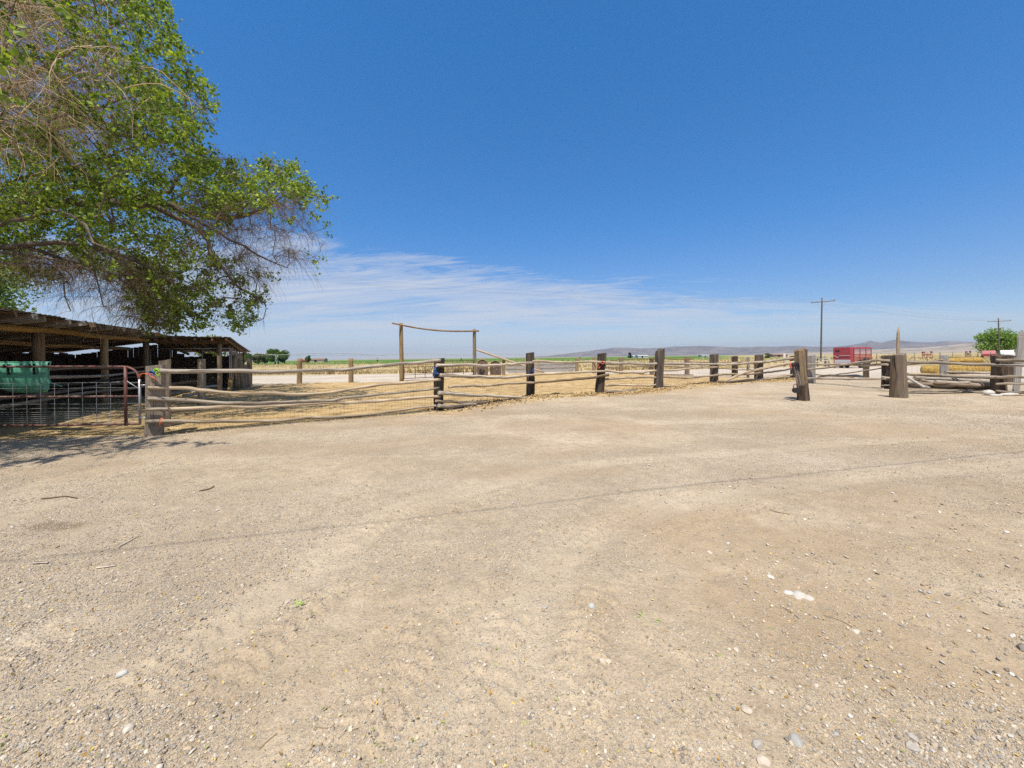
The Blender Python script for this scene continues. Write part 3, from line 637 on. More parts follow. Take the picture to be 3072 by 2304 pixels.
# straps, chain and pulley on the leaning post
tk = Thing('harness', 'black harness straps with chain hanging from the leaning split post', 'harness', at(2385, 1085, P7[1]-.2))
d7 = P7[1]-.17
def pxp(pts, d): return [at(x, y, d) for x, y in pts]
for k, pts in enumerate(([(2388, 1089), (2378, 1092), (2380, 1108), (2384, 1122), (2379, 1128)], [(2390, 1088), (2396, 1096), (2395, 1106), (2390, 1112), (2384, 1098)], [(2386, 1090), (2392, 1100), (2398, 1112)],
                              [(2392, 1086), (2386, 1096), (2390, 1108), (2397, 1110)])):
    mb = MB(); mb.tube(catmull(pxp(pts, d7-.01*k), 7), [.055, .04, .03, .02][k % 4]+.01, 6, True, .3, flat=.45); tk.part('strap', mb, M['black'])
mb = MB()
for k, s in enumerate(np.linspace(0, 1, 26)):
    p = catmull(pxp([(2383, 1104), (2386, 1118), (2389, 1134), (2392, 1150), (2394, 1160)], d7-.05), 6); i = int(s*(len(p)-1)); c = p[i]
    th_ = np.linspace(0, 2*math.pi, 9); e1 = norm(p[min(i+1, len(p)-1)]-p[max(i-1, 0)]); e2 = np.array([1, 0, 0]) if k % 2 else np.array([0, 1, 0])
    mb.tube(np.array([c+e1*.032*math.cos(a)+e2*.018*math.sin(a) for a in th_]), .006, 5, False)
tk.part('chain', mb, M['steel'])
mb = MB(); mb.tube(catmull(pxp([(2391, 1110), (2395, 1122), (2400, 1140), (2402, 1156)], d7-.03), 6), .018, 7); tk.part('bar', mb, M['steel'])
pu = Thing('pulley', 'dark rusty pulley block hanging low beside the leaning split post', 'pulley', at(2386, 1172, d7))
c = at(2387, 1171, d7-.06); mb = MB(); th_ = np.linspace(0, 2*math.pi, 15)
mb.tube([c+np.array([0, -.05, 0]), c+np.array([0, .05, 0])], .085, 14); pu.part('wheel', mb, M['black'])
mb = MB(); mb.tube(np.array([c+np.array([.07*math.cos(a), 0, .11+.09*math.sin(a)]) for a in th_]), .014, 6, False); mb.tube([c+np.array([.02, 0, .18]), at(2392, 1150, d7-.05)], .014, 6); pu.part('hook', mb, M['brown_pipe'])
mb = MB(); c = at(2383, 1090, d7-.03); mb.tube(catmull([c+np.array([-.10, 0, .02]), c+np.array([-.13, 0, -.06]), c+np.array([-.09, 0, -.16])], 5), .03, 6, True, .3); tk.part('red_strap', mb, M['redcloth'])

# twine and nylon tied on the posts
def loops(name, label, cat, c, specs, loc=None):
    t = Thing(name, label, cat, c)
    for mat, pts, r, nm in specs:
        mb = MB(); mb.tube(catmull([c+np.array(p) for p in pts], 6), r, 6, True, .15, flat=.4 if r > .012 else 1); t.part(nm, mb, M[mat])
c = onplane(470, 1117, P0, P1, .26)
loops('halter', 'blue and lime green nylon halter knotted round the corner gate tie', 'halter', c,
      [('blue', [(-.16, 0, -.04), (-.10, -.02, .01), (-.03, -.02, -.02), (.02, 0, .03), (-.06, -.03, -.04), (-.13, -.02, -.06)], .03, 'blue_strap'),
       ('blue', [(-.12, -.03, .0), (-.05, -.05, .03), (0, -.03, -.03), (-.07, -.04, -.05)], .026, 'blue_strap'),
       ('lime', [(-.02, -.02, .0), (.02, -.04, .07), (.07, -.02, .05), (.03, -.05, -.01), (.06, -.03, -.07), (.09, -.02, -.02)], .026, 'green_strap'),
       ('lime', [(0, -.05, .02), (.05, -.05, .06), (.09, -.03, .01)], .022, 'green_strap')])
c = onplane(425, 1128, P0, P1, .3)
loops('baling_twine', 'orange twine tying the pipe gate to the corner gate tie', 'twine', c,
      [('orange', [(-.08, 0, .0), (0, -.02, .04), (.12, 0, .05), (.24, 0, .03)], .006, 'strand'), ('orange', [(-.06, 0, -.03), (.05, -.02, .05), (.18, 0, .0), (.28, -.02, -.06)], .006, 'strand'),
       ('orange', [(.14, 0, .06), (.20, -.02, -.01), (.26, 0, -.07), (.24, 0, -.10)], .006, 'strand')])
c = onplane(484, 1264, P0, P1, .27)
loops('baling_twine', 'orange twine knotted round the lowest rail at the corner gate tie', 'twine', c,
      [('orange', [(.03, 0, .07), (-.01, -.03, .03), (.02, -.03, -.02), (-.02, -.02, -.06), (-.03, 0, -.12)], .011, 'strand'), ('orange', [(.05, 0, .05), (0, -.03, .05), (-.01, -.03, -.04), (-.05, 0, -.09)], .009, 'strand')])
c = onplane(1309, 1115, P0, P1, .16)
loops('halter', 'navy blue nylon halter wrapped round the leaning dark tie where two bays meet', 'halter', c,
      [('blue', [(-.05, 0, .16), (.0, -.03, .08), (-.05, -.03, .0), (-.08, -.02, -.09), (-.05, 0, -.13)], .032, 'strap'), ('blue', [(.02, 0, .10), (-.04, -.04, .05), (.04, -.04, -.04), (.10, -.03, -.08)], .026, 'strap'),
       ('blue', [(-.08, 0, .03), (-.03, -.03, -.03), (.06, -.03, -.07)], .024, 'strap')])
c = onplane(1594, 1113, P1, P2, .13)
loops('baling_twine', 'strand of blue twine tied round the second dark tie from the arch', 'twine', c, [('blue', [(-.10, 0, -.07), (0, -.03, .0), (.10, 0, .09), (.11, .08, .12)], .012, 'strand'), ('blue', [(-.12, 0, -.08), (-.02, -.03, -.03), (.12, -.01, .02)], .010, 'strand')])
c = onplane(1805, 1093, P2, P3, .22)
loops('strap', 'faded red strap looped over the top rail at the leaning dark tie', 'strap', c, [('redcloth', [(-.02, .05, .12), (.05, -.04, .11), (.10, -.04, .06), (.04, -.05, .02), (-.05, -.03, .06)], .045, 'strap'), ('redcloth', [(-.12, 0, .0), (-.17, -.02, -.08), (-.13, -.02, -.16), (-.07, 0, -.10)], .035, 'loop')])
# ------------------------------------------------------------------ near pipe gate at the left with its mesh
GY = 8.25
def gpt(x, z): return np.array([x, GY+(x+7.7)*-.04, z])
gt = Thing('pipe_gate', 'rust red pipe gate with square wire mesh beside the corner gate tie', 'gate', gpt(-7.75, 0))
X0, X1, XB = -13.2, -7.72, -8.02
mb = MB()
mb.tube(catmull([gpt(X0, 1.45), gpt(-11, 1.44), gpt(-9, 1.42), gpt(-8.15, 1.41), gpt(-7.92, 1.38), gpt(-7.77, 1.27), gpt(X1, 1.10), gpt(X1, .95)], 7), .023, 9); gt.part('top_pipe', mb, M['red_pipe'])
mb = MB(); mb.tube([gpt(X0, .20), gpt(-9.5, .20), gpt(X1, .22)], .023, 9); gt.part('bottom_pipe', mb, M['red_pipe'])
mb = MB(); mb.tube([gpt(X0, .80), gpt(-10, .80), gpt(X1, .79)], .021, 9); gt.part('middle_pipe', mb, M['red_pipe'])
mb = MB(); mb.tube([gpt(XB, .18), gpt(XB, 1.41)], .03, 9); gt.part('upright', mb, M['brown_pipe'])
mb = MB(); mb.tube([gpt(X1, .22), gpt(X1, 1.14)], .024, 9); gt.part('end_post', mb, M['zinc'])
mb = MB(); mb.tube([gpt(X1+.01, .93), gpt(XB+.02, 1.115), gpt(XB-.35, 1.08)], .009, 6); gt.part('brace', mb, M['zinc'])
mb = MB(); zs = [1.08, .97, .80, .64, .55, .475, .43, .39, .345, .30, .26]
for k, x in enumerate(np.arange(X1-.02, X0, -.305)): mb.tube([gpt(x, .22), gpt(x, .6), gpt(x, 1.08)], .0045, 5, False)
for z in zs: mb.tube([gpt(x, z+.006*math.sin(x*3+z*9)) for x in np.linspace(X0, X1, 20)], .004, 5, False)
gt.part('wire_mesh', mb, M['zinc'])
for z in (.35, 1.02):
    mb = MB(); mb.tube([gpt(X1, z), gpt(X1+.14, z)], .016, 7); mb.tube([gpt(X1+.14, z-.06), gpt(X1+.14, z+.07)], .012, 7); gt.part('hinge', mb, M['zinc'])

# green over-the-gate feeder
m, nt, b = new_mat('green_translucent_plastic'); g_ = attr(nt, 'gr'); n_ = noise(nt, g_, 3, 4, .6)
nt.links.new(mixc(nt, n_, (.13, .52, .36), (.32, .72, .55)), b.inputs['Base Color']); b.inputs['Roughness'].default_value = .42; b.inputs['Specular IOR Level'].default_value = .4
tr = nt.nodes.new('ShaderNodeBsdfTranslucent'); tr.inputs[0].default_value = (.10, .55, .28, 1); ms = nt.nodes.new('ShaderNodeMixShader'); ms.inputs[0].default_value = .35
nt.links.new(b.outputs[0], ms.inputs[1]); nt.links.new(tr.outputs[0], ms.inputs[2]); nt.links.new(ms.outputs[0], nt.nodes['Material Output'].inputs[0]); M['feeder'] = m
fd_ = Thing('feeder', 'green plastic feed trough hooked over the top pipe of the red gate', 'feeder', gpt(-10.1, .9))
W0, W1 = -11.0, -9.74; prof = [(.04, 1.53), (.05, 1.36), (.06, 1.20), (.09, 1.04), (.15, .92), (.24, .87), (.31, .92), (.35, 1.02), (.37, 1.14)]
mb = MB(); nU = 15; V = []; G = []
for i in range(nU):
    u = i/(nU-1); x = W0+(W1-W0)*u; e = abs(2*u-1)**6
    for (y, z) in prof:
        q = gpt(x, 0); V.append(q+np.array([-y*1.35*u**5, .04+y*(1-.15*e), z+.10*e*(1.45-z)])); G.append(V[-1])
k = len(prof); f = [(i*k+j, (i+1)*k+j, (i+1)*k+j+1, i*k+j+1) for i in range(nU-1) for j in range(k-1)]
mb.add(V, f, G, True)
for i in (0, nU-1): mb.add([V[i*k+j] for j in range(k)], [tuple(range(k))], None, False)
o = fd_.part('tub', mb, M['feeder']); md = o.modifiers.new('thickness', 'SOLIDIFY'); md.thickness = .008
mb = MB(); mb.tube([gpt(W0, 0)+np.array([0, .08, 1.535]), gpt(W1, 0)+np.array([0, .08, 1.52])], .014, 7); fd_.part('rim', mb, M['feeder'])
mb = MB(); mb.tube(catmull([gpt(W1-.03, 0)+np.array([0, .1, 1.5]), gpt(W1-.10, 0)+np.array([0, .12, 1.28]), gpt(W1-.16, 0)+np.array([0, .2, 1.10]), gpt(W1+.1, 0)+np.array([0, .2, 1.0])], 6), .01, 5); fd_.part('seam', mb, M['feeder'])
for x in (-10.62, -10.05):
    mb = MB(); q = gpt(x, 0); mb.board(q+np.array([0, .03, 1.49]), q+np.array([0, .03, 1.26]), .055, .008, (1, 0, 0)); mb.board(q+np.array([0, -.04, 1.485]), q+np.array([0, .06, 1.485]), .055, .008, (1, 0, 0)); mb.board(q+np.array([0, -.042, 1.485]), q+np.array([0, -.042, 1.40]), .05, .006, (1, 0, 0)); fd_.part('hook', mb, M['black'])
for x in (-9.76,):
    mb = MB(); q = gpt(x, 1.40); mb.board(q+np.array([-.035, .075, 0]), q+np.array([.035, .075, 0]), .045, .006); fd_.part('bracket', mb, M['steel'])

# ------------------------------------------------------------------ entrance arch and two pipe gate leaves at the back
ar = Thing('entrance_arch', 'tall pole arch with a sagging crossbar over the back gateway', 'arch', ARL)
mb = MB(); mb.tube(np.linspace(ARL+np.array([0, 0, -.2]), at(1203, 969, ARL[1]), 10), np.linspace(.15, .125, 10), 11, True, .05); ar.part('post', mb, M['tan_post'])
mb = MB(); mb.tube(np.linspace(ARR+np.array([0, 0, -.2]), at(1423, 987, ARR[1]), 10), np.linspace(.15, .13, 10), 11, True, .05); ar.part('post', mb, M['post'])
d0, d1 = ARL[1]-.15, ARR[1]-.15
cp = [(1176, 969.5), (1204, 975), (1240, 982), (1280, 988), (1330, 992.5), (1380, 993.5), (1436, 993)]
mb = MB(); C = catmull([at(x, y, d0+(d1-d0)*(x-1204)/219) for x, y in cp], 6); mb.tube(C, np.linspace(.05, .07, len(C)), 9, True, .12); ar.part('crossbar', mb, M['rail_brown'])
mb = MB(); C = [at(1429, 1049, ARR[1]-.1), at(1520, 1080, ARR[1]+1.0), at(1631, 1117, ARR[1]+2.4)]; mb.tube(catmull(C, 6), np.linspace(.085, .07, 13), 9, True, .1); ar.part('brace_pole', mb, M['rail'])
mb = MB(); q = gp(1511, 1127); mb.prism(q+np.array([0, 0, -.1]), at(1511, 1076, q[1]), .24, .22, .2); ar.part('brace_post', mb, M['rail_brown'])
def leaf(xa, xb, da, db, ztop, label):
    t = Thing('pipe_gate', label, 'gate', [*(ray(xa, 1100)*da)[:2], 0])
    A = np.array([*(ray(xa, 1100)*da)[:2], 0]); B = np.array([*(ray(xb, 1100)*db)[:2], 0])
    mb = MB(); z0 = .16
    mb.tube(catmull([A+[0, 0, z0], A+[0, 0, ztop-.1], A*.98+B*.02+[0, 0, ztop-.02], A*.94+B*.06+[0, 0, ztop], A*.06+B*.94+[0, 0, ztop], A*.02+B*.98+[0, 0, ztop-.02], B+[0, 0, ztop-.1], B+[0, 0, z0]], 5), .024, 7); mb.tube([A+[0, 0, z0], B+[0, 0, z0]], .024, 7); t.part('frame', mb, M['brown_pipe'])
    for f_ in (.35, .68):
        mb = MB(); q = A*(1-f_)+B*f_; mb.tube([q+[0, 0, z0], q+[0, 0, ztop]], .022, 7); t.part('upright', mb, M['brown_pipe'])
    for f_ in (.22, .45, .68, .84):
        mb = MB(); z = z0+(ztop-z0)*f_; mb.tube([A+[0, 0, z], B+[0, 0, z]], .018, 7); t.part('bar', mb, M['brown_pipe'])
    return t
leaf(1212, 1303, 26.8, 28.6, 1.28, 'dark red pipe gate hung on the left pole of the arch')
leaf(1322, 1420, 28.9, 31.6, 1.30, 'dark red pipe gate closing against the right pole of the arch')
# round-topped panels and weathered bunk boards right of the arch
def disc_panel(xa, xb, yt, yb, d, label):
    c0 = at(xa, yb, d); c1 = at(xb, yb, d); w_ = c1[0]-c0[0]; h_ = at(xa, yt, d)[2]; mb = MB(); cx_ = (c0[0]+c1[0])/2; n = 22
    zc_ = max(h_-w_/2, h_*.3); out = [(cx_-w_/2, 0.0)]+[(cx_-w_/2*math.cos(a), zc_+(h_-zc_)*math.sin(a)) for a in np.linspace(0, math.pi, n)]+[(cx_+w_/2, 0.0)]
    k = len(out); V = [(x, d, z) for x, z in out]+[(x, d+.12, z) for x, z in out]
    mb.add(V, [tuple(range(k)), tuple(range(k, 2*k))[::-1]]+[(i, i+k, (i+1) % k+k, (i+1) % k) for i in range(k)], [(z, x, y) for x, y, z in V])
    t = Thing('spool_end', label, 'panel', [cx_, d, 0]); t.part('disc', mb, M['shed_dark'])
    for fx, fz in ((.35, .55), (.62, .75), (.62, .4)):
        mb = MB(); p = np.array([c0[0]+w_*fx, d-.012, h_*fz]); mb.tube([p, p+np.array([0, .02, 0])], .045, 8); t.part('lit_bolt_hole', mb, M['zinc'])  # bright discs stand for light showing through bolt holes
    mb = MB(); mb.tube([(x, d-.02, z+.01) for x, z in out[1:-1]], .035, 5); t.part('rim', mb, M['rail_brown'])
disc_panel(1431, 1464, 1079, 1121, 33.5, 'dark round-topped wooden disc standing beside the right arch pole')
disc_panel(1470, 1503, 1083, 1121, 33.9, 'lower dark round-topped wooden disc beside the arch brace post')
fb = Thing('feed_bunk', 'low weathered board feed bunk stretching right of the arch', 'feed bunk', gp(1620, 1120))
A, B = gp(1500, 1121), gp(1735, 1113)
for k in range(5):
    mb = MB(); z = .10+.185*k; jt = random.uniform(.02, .1); mb.board(A*(1-jt)+B*jt+np.array([0, .03*(k % 2), z]), B+np.array([0, .03*(k % 2), z+.02]), .175, .04, (0, 0, 1), .06); fb.part('board', mb, M['grey_board'])
for f_ in np.linspace(.02, .98, 7):
    mb = MB(); q = A*(1-f_)+B*f_; mb.prism(q+np.array([0, .1, -.1]), q+np.array([0, .1, .98+random.uniform(-.05, .05)]), .14, .1, .1); fb.part('stake', mb, M['grey_board'])
# ------------------------------------------------------------------ L-shaped pole shed on the left
sh = Thing('pole_shed', 'long low open pole shed with a sagging roof and log beams', 'shed', shed(0, 0, 0))
DEP = 4.3
def sp(mb, t, n, ztop, r=.1): mb.tube(np.linspace(shed(t, n, -.15), shed(t+random.uniform(-.04, .04), n, ztop), 8), np.linspace(r*1.08, r*.95, 8), 10, True, .06)
for t, mt in ((6.88, 'shed_wood'), (3.44, 'log_yellow'), (0, 'shed_wood'), (10.6, 'shed_wood'), (13.6, 'shed_wood')):
    mb = MB(); sp(mb, t, -.05, 2.37, .115 if t != 6.88 else .13); sh.part('post', mb, M[mt])
mb = MB(); sp(mb, 0, 2.65, 2.34, .095); sh.part('post', mb, M['tan_post'])
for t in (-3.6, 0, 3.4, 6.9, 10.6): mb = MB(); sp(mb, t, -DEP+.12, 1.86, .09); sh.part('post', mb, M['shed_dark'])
mb = MB(); C = np.array([shed(t, -.02, 2.46+.02*math.sin(t*1.3)-.003*t) for t in np.linspace(14.4, -.15, 22)]); mb.tube(C, np.linspace(.105, .085, 22), 10, True, .1); sh.part('beam', mb, M['log_yellow'])
mb = MB(); mb.board(shed(0, -.1, 2.42), shed(0, 2.95, 2.38), .17, .07); sh.part('beam', mb, M['shed_wood'])
mb = MB(); C = np.array([shed(t, -1.9, 2.16+.02*math.sin(t*1.7)) for t in np.linspace(14, -3.5, 18)]); mb.tube(C, .08, 9, True, .1); sh.part('beam', mb, M['log_yellow'])
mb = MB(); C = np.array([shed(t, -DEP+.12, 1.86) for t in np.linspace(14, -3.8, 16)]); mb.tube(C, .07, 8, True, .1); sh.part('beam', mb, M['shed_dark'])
def roof_z(n): return 2.66-(2.66-1.99)*(-n/DEP)
for k, t in enumerate(np.linspace(13.9, .3, 26)):
    mb = MB(); ext = .58+random.uniform(-.10, .16); tt = t+random.uniform(-.07, .07); mb.board(shed(tt, ext, roof_z(ext)-.06), shed(tt+random.uniform(-.05, .05), -DEP, roof_z(-DEP)-.06), .15, .05, (0, 0, 1), .03); sh.part('rafter', mb, M['grey_board' if k % 3 else 'shed_wood'])
def roof_sheet(P00, P10, P11, P01, n, m, amp, lift=0):
    V = []; seed = random.random()*30
    for i in range(n+1):
        for j in range(m+1):
            u, v = i/n, j/m; q = (P00*(1-u)+P10*u)*(1-v)+(P01*(1-u)+P11*u)*v
            z = amp*math.sin(i*math.pi/2*1.0)+.05*(fbm(np.array([u*9+seed]), np.array([v*3+seed]), 4, 2)[0]-.5)
            V.append(q+np.array([0, 0, z+lift]))
    f = [(i*(m+1)+j, (i+1)*(m+1)+j, (i+1)*(m+1)+j+1, i*(m+1)+j+1) for i in range(n) for j in range(m)]
    return V, f
M['roof'] = plain('rusted_grey_roofing', (.19, .155, .13), .75, .3, .25, .3, 2.2, (.16, .085, .05), .6)
M['sheathing'] = M['shed_wood']
segs = [(14.4, 10.2, .60), (10.3, 6.9, .56), (7.0, 3.6, .50), (3.7, 1.55, .46), (1.6, -3.9, .26)]
for a, b_, ex in segs:
    mb = MB(); lf_ = random.uniform(.0, .025)
    V, f = roof_sheet(shed(a, ex, roof_z(ex)+.03), shed(b_, ex, roof_z(ex)+.03), shed(b_, -DEP-.3, roof_z(-DEP-.3)+.03), shed(a, -DEP-.3, roof_z(-DEP-.3)+.03), int(abs(a-b_)/.05), 10, .012, lf_)
    mb.add(V, f, None, True); o = sh.part('roof_sheet', mb, M['roof']); o.modifiers.new('thickness', 'SOLIDIFY').thickness = -.012
for k in range(13):                                                           # boards under the roofing
    n_ = .4-k*.37; mb = MB(); mb.board(shed(14.2, n_, roof_z(n_)-.008), shed(.2, n_-.04, roof_z(n_)-.008), .33, .02, (0, .05, .001) if 0 else tuple(np.append(SN, 0)), .02); sh.part('roof_board', mb, M['shed_wood'])
# right wing roof: falls away to the back
mb = MB(); zf, zb = 2.60, 1.98
V, f = roof_sheet(shed(.38, -.25, zf+.05), shed(.38, 3.15, zf), shed(-4.2, 3.2, zb), shed(-4.2, -.25, zb+.04), 60, 12, .012)
mb.add(V, f, None, True); o = sh.part('roof_sheet', mb, M['roof']); o.modifiers.new('thickness', 'SOLIDIFY').thickness = -.015
for n_ in (.35, 1.05, 1.8, 2.45, 2.98):
    mb = MB(); mb.board(shed(.36, n_, zf-.09), shed(-4.1, n_, zb-.09), .13, .06, (0, 0, 1), .03); sh.part('rafter', mb, M['shed_wood'])
# walls
def boards_wall(name, P, Q, z0, tops, w, mat, jit=.05, gap=.003, parent=None):
    L = np.linalg.norm(Q-P); n = int(L/w); mb = MB()
    for i in range(n):
        q = P+(Q-P)*((i+.5)/n); q2 = q.copy(); q[2] = z0; q2[2] = tops(i/n)+random.uniform(-jit, jit)
        mb.board(q, q2+np.append((Q-P)[:2]/L*random.uniform(-.02, .02), 0), w-gap*random.uniform(.5, 2.2), .028, Q-P, .03)
    return sh.part(name, mb, M[mat])
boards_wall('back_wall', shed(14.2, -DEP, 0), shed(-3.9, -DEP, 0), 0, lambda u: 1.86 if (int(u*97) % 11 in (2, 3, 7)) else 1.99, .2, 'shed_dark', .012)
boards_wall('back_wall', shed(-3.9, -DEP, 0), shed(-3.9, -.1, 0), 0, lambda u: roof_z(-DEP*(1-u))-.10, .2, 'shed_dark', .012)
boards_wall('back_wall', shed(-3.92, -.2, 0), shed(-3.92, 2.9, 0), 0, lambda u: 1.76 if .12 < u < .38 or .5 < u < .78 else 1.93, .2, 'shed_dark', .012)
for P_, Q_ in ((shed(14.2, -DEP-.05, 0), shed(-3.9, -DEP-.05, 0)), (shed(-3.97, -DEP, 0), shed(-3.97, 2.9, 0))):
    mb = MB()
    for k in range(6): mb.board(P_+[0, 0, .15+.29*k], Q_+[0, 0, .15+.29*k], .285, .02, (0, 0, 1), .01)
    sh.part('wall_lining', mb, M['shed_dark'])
boards_wall('end_wall', shed(-1.2, 2.78, 0), shed(-4.1, 2.85, 0), 0, lambda u: 2.2-.30*u+.05*math.sin(u*40), .2, 'post', .10, .02)
boards_wall('end_wall', shed(14.3, .2, 0), shed(14.3, -DEP, 0), 0, lambda u: 2.1, .2, 'shed_dark', .03)
for k, (s, zt, lean) in enumerate(((-1.9, 1.75, .06), (-2.5, 1.62, .02), (-3.1, 1.5, .05), (-3.7, 1.35, .03), (-4.2, 1.25, .04), (-4.55, 1.12, .0))):
    mb = MB(); q = shed(s, 3.0, -.05); mb.tube(np.linspace(q, shed(s+lean*2, 2.9, zt), 7), np.linspace(.12, .09, 7), 9, True, .18); sh.part('slab', mb, M['post'])
mb = MB(); mb.tube(np.linspace(shed(.05, 3.02, -.05), shed(-.9, 3.05, 1.75), 8), np.linspace(.11, .085, 8), 9, True, .12); single('leaning_log', mb, M['tan_post'], 'short tan log leaning against the near end of the shed', 'log', shed(.05, 3.02, 0))
# pen rails tied between the shed posts
for z, r, mt in ((1.30, .05, 'shed_wood'), (1.06, .055, 'rail'), (.66, .06, 'shed_wood'), (.47, .06, 'log_yellow'), (.86, .045, 'shed_dark')):
    mb = MB(); C = np.array([shed(t, .12, z+.035*math.sin(t*.9+z*7)) for t in np.linspace(13.8, .1, 18)]); mb.tube(C, np.linspace(r, r*.8, 18), 8, True, .14); sh.part('pen_rail', mb, M[mt])
# inner pen fence nearer the gate, its end beside the corner tie
pf = Thing('pen_fence', 'short inner pen fence of rough poles in front of the shed', 'fence', shed(1.2, 1.2, 0))
A = np.array([*(ray(452, 1150)*13.4)[:2], 0]); B = np.array([*(ray(650, 1150)*15.8)[:2], 0])
for (za, zb_, fa_, fb_, mt) in ((1.16, 1.18, 0, 1.0, 'grey_board'), (.72, .72, 0, .72, 'rail_brown'), (.38, .50, 0, 1, 'rail'), (.28, .30, .45, 1, 'rail')):
    mb = MB(); C = np.array([A*(1-t)+B*t+[0, 0, za+(zb_-za)*t+.03*math.sin(t*7+za*5)] for t in np.linspace(fa_, fb_, 9)]); mb.tube(C, np.linspace(.06, .045, 9), 8, True, .14); pf.part('rail', mb, M[mt])
mb = MB(); q = A*.95+B*.05; mb.prism(q+np.array([0, .12, -.1]), q+np.array([0, .12, 1.25]), .2, .18, .3); pf.part('post', mb, M['post'])
# chain link panel across the short wing
cl = Thing('chain_link_panel', 'chain link kennel panel closing the short wing of the shed', 'panel', shed(-.15, 1.3, 0))
mb = MB(); fr = [shed(-.18, .05, .1), shed(-.18, .05, 2.1), shed(-.18, 3.0, 2.1), shed(-.18, 3.0, .1)]
for a, b_ in zip(fr, fr[1:]+fr[:1]): mb.tube([a, b_], .02, 7)
for n_ in (.75, 1.95): mb.tube([shed(-.18, n_, .1), shed(-.18, n_, 2.1)], .018, 7)
cl.part('frame', mb, M['zinc'])
mb = MB(); s = .075
for k in np.arange(-2.0, 2.95, s):
    for sg in (1, -1):
        a0 = max(0.0, -k) if sg > 0 else max(0, 0)
        if sg > 0: n0, n1 = max(.05, k), min(3.0, k+2.0); p, q = shed(-.18, n0, .1+n0-k), shed(-.18, n1, .1+n1-k)
        else: n0, n1 = max(.05, k), min(3.0, k+2.0); p, q = shed(-.18, n0, 2.1-(n0-k)), shed(-.18, n1, 2.1-(n1-k))
        if n1 > n0: mb.tube([p, q], .0016, 3, False)
cl.part('wire_mesh', mb, M['wire'])
mb = MB()
for a, b_ in ((shed(-.25, 3.05, .08), shed(-.3, 3.05, 1.95)), (shed(-1.15, 3.05, .08), shed(-1.15, 3.05, 1.95)), (shed(-.25, 3.05, 1.95), shed(-1.15, 3.05, 1.95)), (shed(-.25, 3.05, 1.0), shed(-1.15, 3.05, 1.0))): mb.tube([a, b_], .022, 7)
single('panel_frame', mb, M['zinc'], 'bare grey pipe panel frame standing at the end of the shed', 'frame', shed(-.7, 3.05, 0))

# loose boards and a warped tin edge along the eave
for t_, n_, L_, lift in ((9.8, .45, 2.6, .03), (6.2, .38, 3.2, .04), (3.1, .42, 2.2, .05), (.9, .3, 1.6, .06)):
    mb = MB(); mb.board(shed(t_, n_, roof_z(n_)+lift+.03), shed(t_-L_, n_-random.uniform(.0, .25), roof_z(n_)+lift+.05), .20, .03, tuple(np.append(SN, -.12)), .05); sh.part('loose_board', mb, M['grey_board'])
# ------------------------------------------------------------------ foliage helpers
def leaf_mat(name, trans, mixf=.38):
    m, nt, b = new_mat(name); col = nt.nodes.new('ShaderNodeAttribute'); col.attribute_name = 'tint'
    nt.links.new(col.outputs['Color'], b.inputs['Base Color']); b.inputs['Roughness'].default_value = .55; b.inputs['Specular IOR Level'].default_value = .3
    tr = nt.nodes.new('ShaderNodeBsdfTranslucent'); nt.links.new(mixc(nt, 1.0, col.outputs['Color'], trans, 'MULTIPLY'), tr.inputs[0])
    ms = nt.nodes.new('ShaderNodeMixShader'); ms.inputs[0].default_value = mixf
    nt.links.new(b.outputs[0], ms.inputs[1]); nt.links.new(tr.outputs[0], ms.inputs[2]); nt.links.new(ms.outputs[0], nt.nodes['Material Output'].inputs[0]); return m
M['leaf'] = leaf_mat('elm_leaves', (1.9, 1.9, .6), .30)
def leaves(P, size, pal, down=.25, aspect=.62):
    """P (n,3): one folded leaf of two triangles pairs at each point"""
    n = len(P); a = rng.normal(size=(n, 3)); a[:, 2] -= down; a /= np.linalg.norm(a, axis=1)[:, None]
    b = rng.normal(size=(n, 3)); b -= a*(a*b).sum(1)[:, None]; b /= np.linalg.norm(b, axis=1)[:, None]; c = np.cross(a, b)
    L = size*rng.uniform(.65, 1.25, n)[:, None]; W = L*aspect*.5
    v = np.stack([P, P+a*L*.45+b*W+c*L*.08, P+a*L, P+a*L*.45-b*W+c*L*.08], 1).reshape(-1, 3)
    i = np.arange(n)*4; f = np.stack([np.stack([i, i+1, i+2], 1), np.stack([i, i+2, i+3], 1)], 1).reshape(-1, 3)
    k = rng.integers(0, len(pal), n); col = np.asarray(pal)[k]*rng.uniform(.75, 1.25, (n, 1)); col = np.concatenate([col, np.ones((n, 1))], 1)
    return v, f, np.repeat(col, 4, 0)
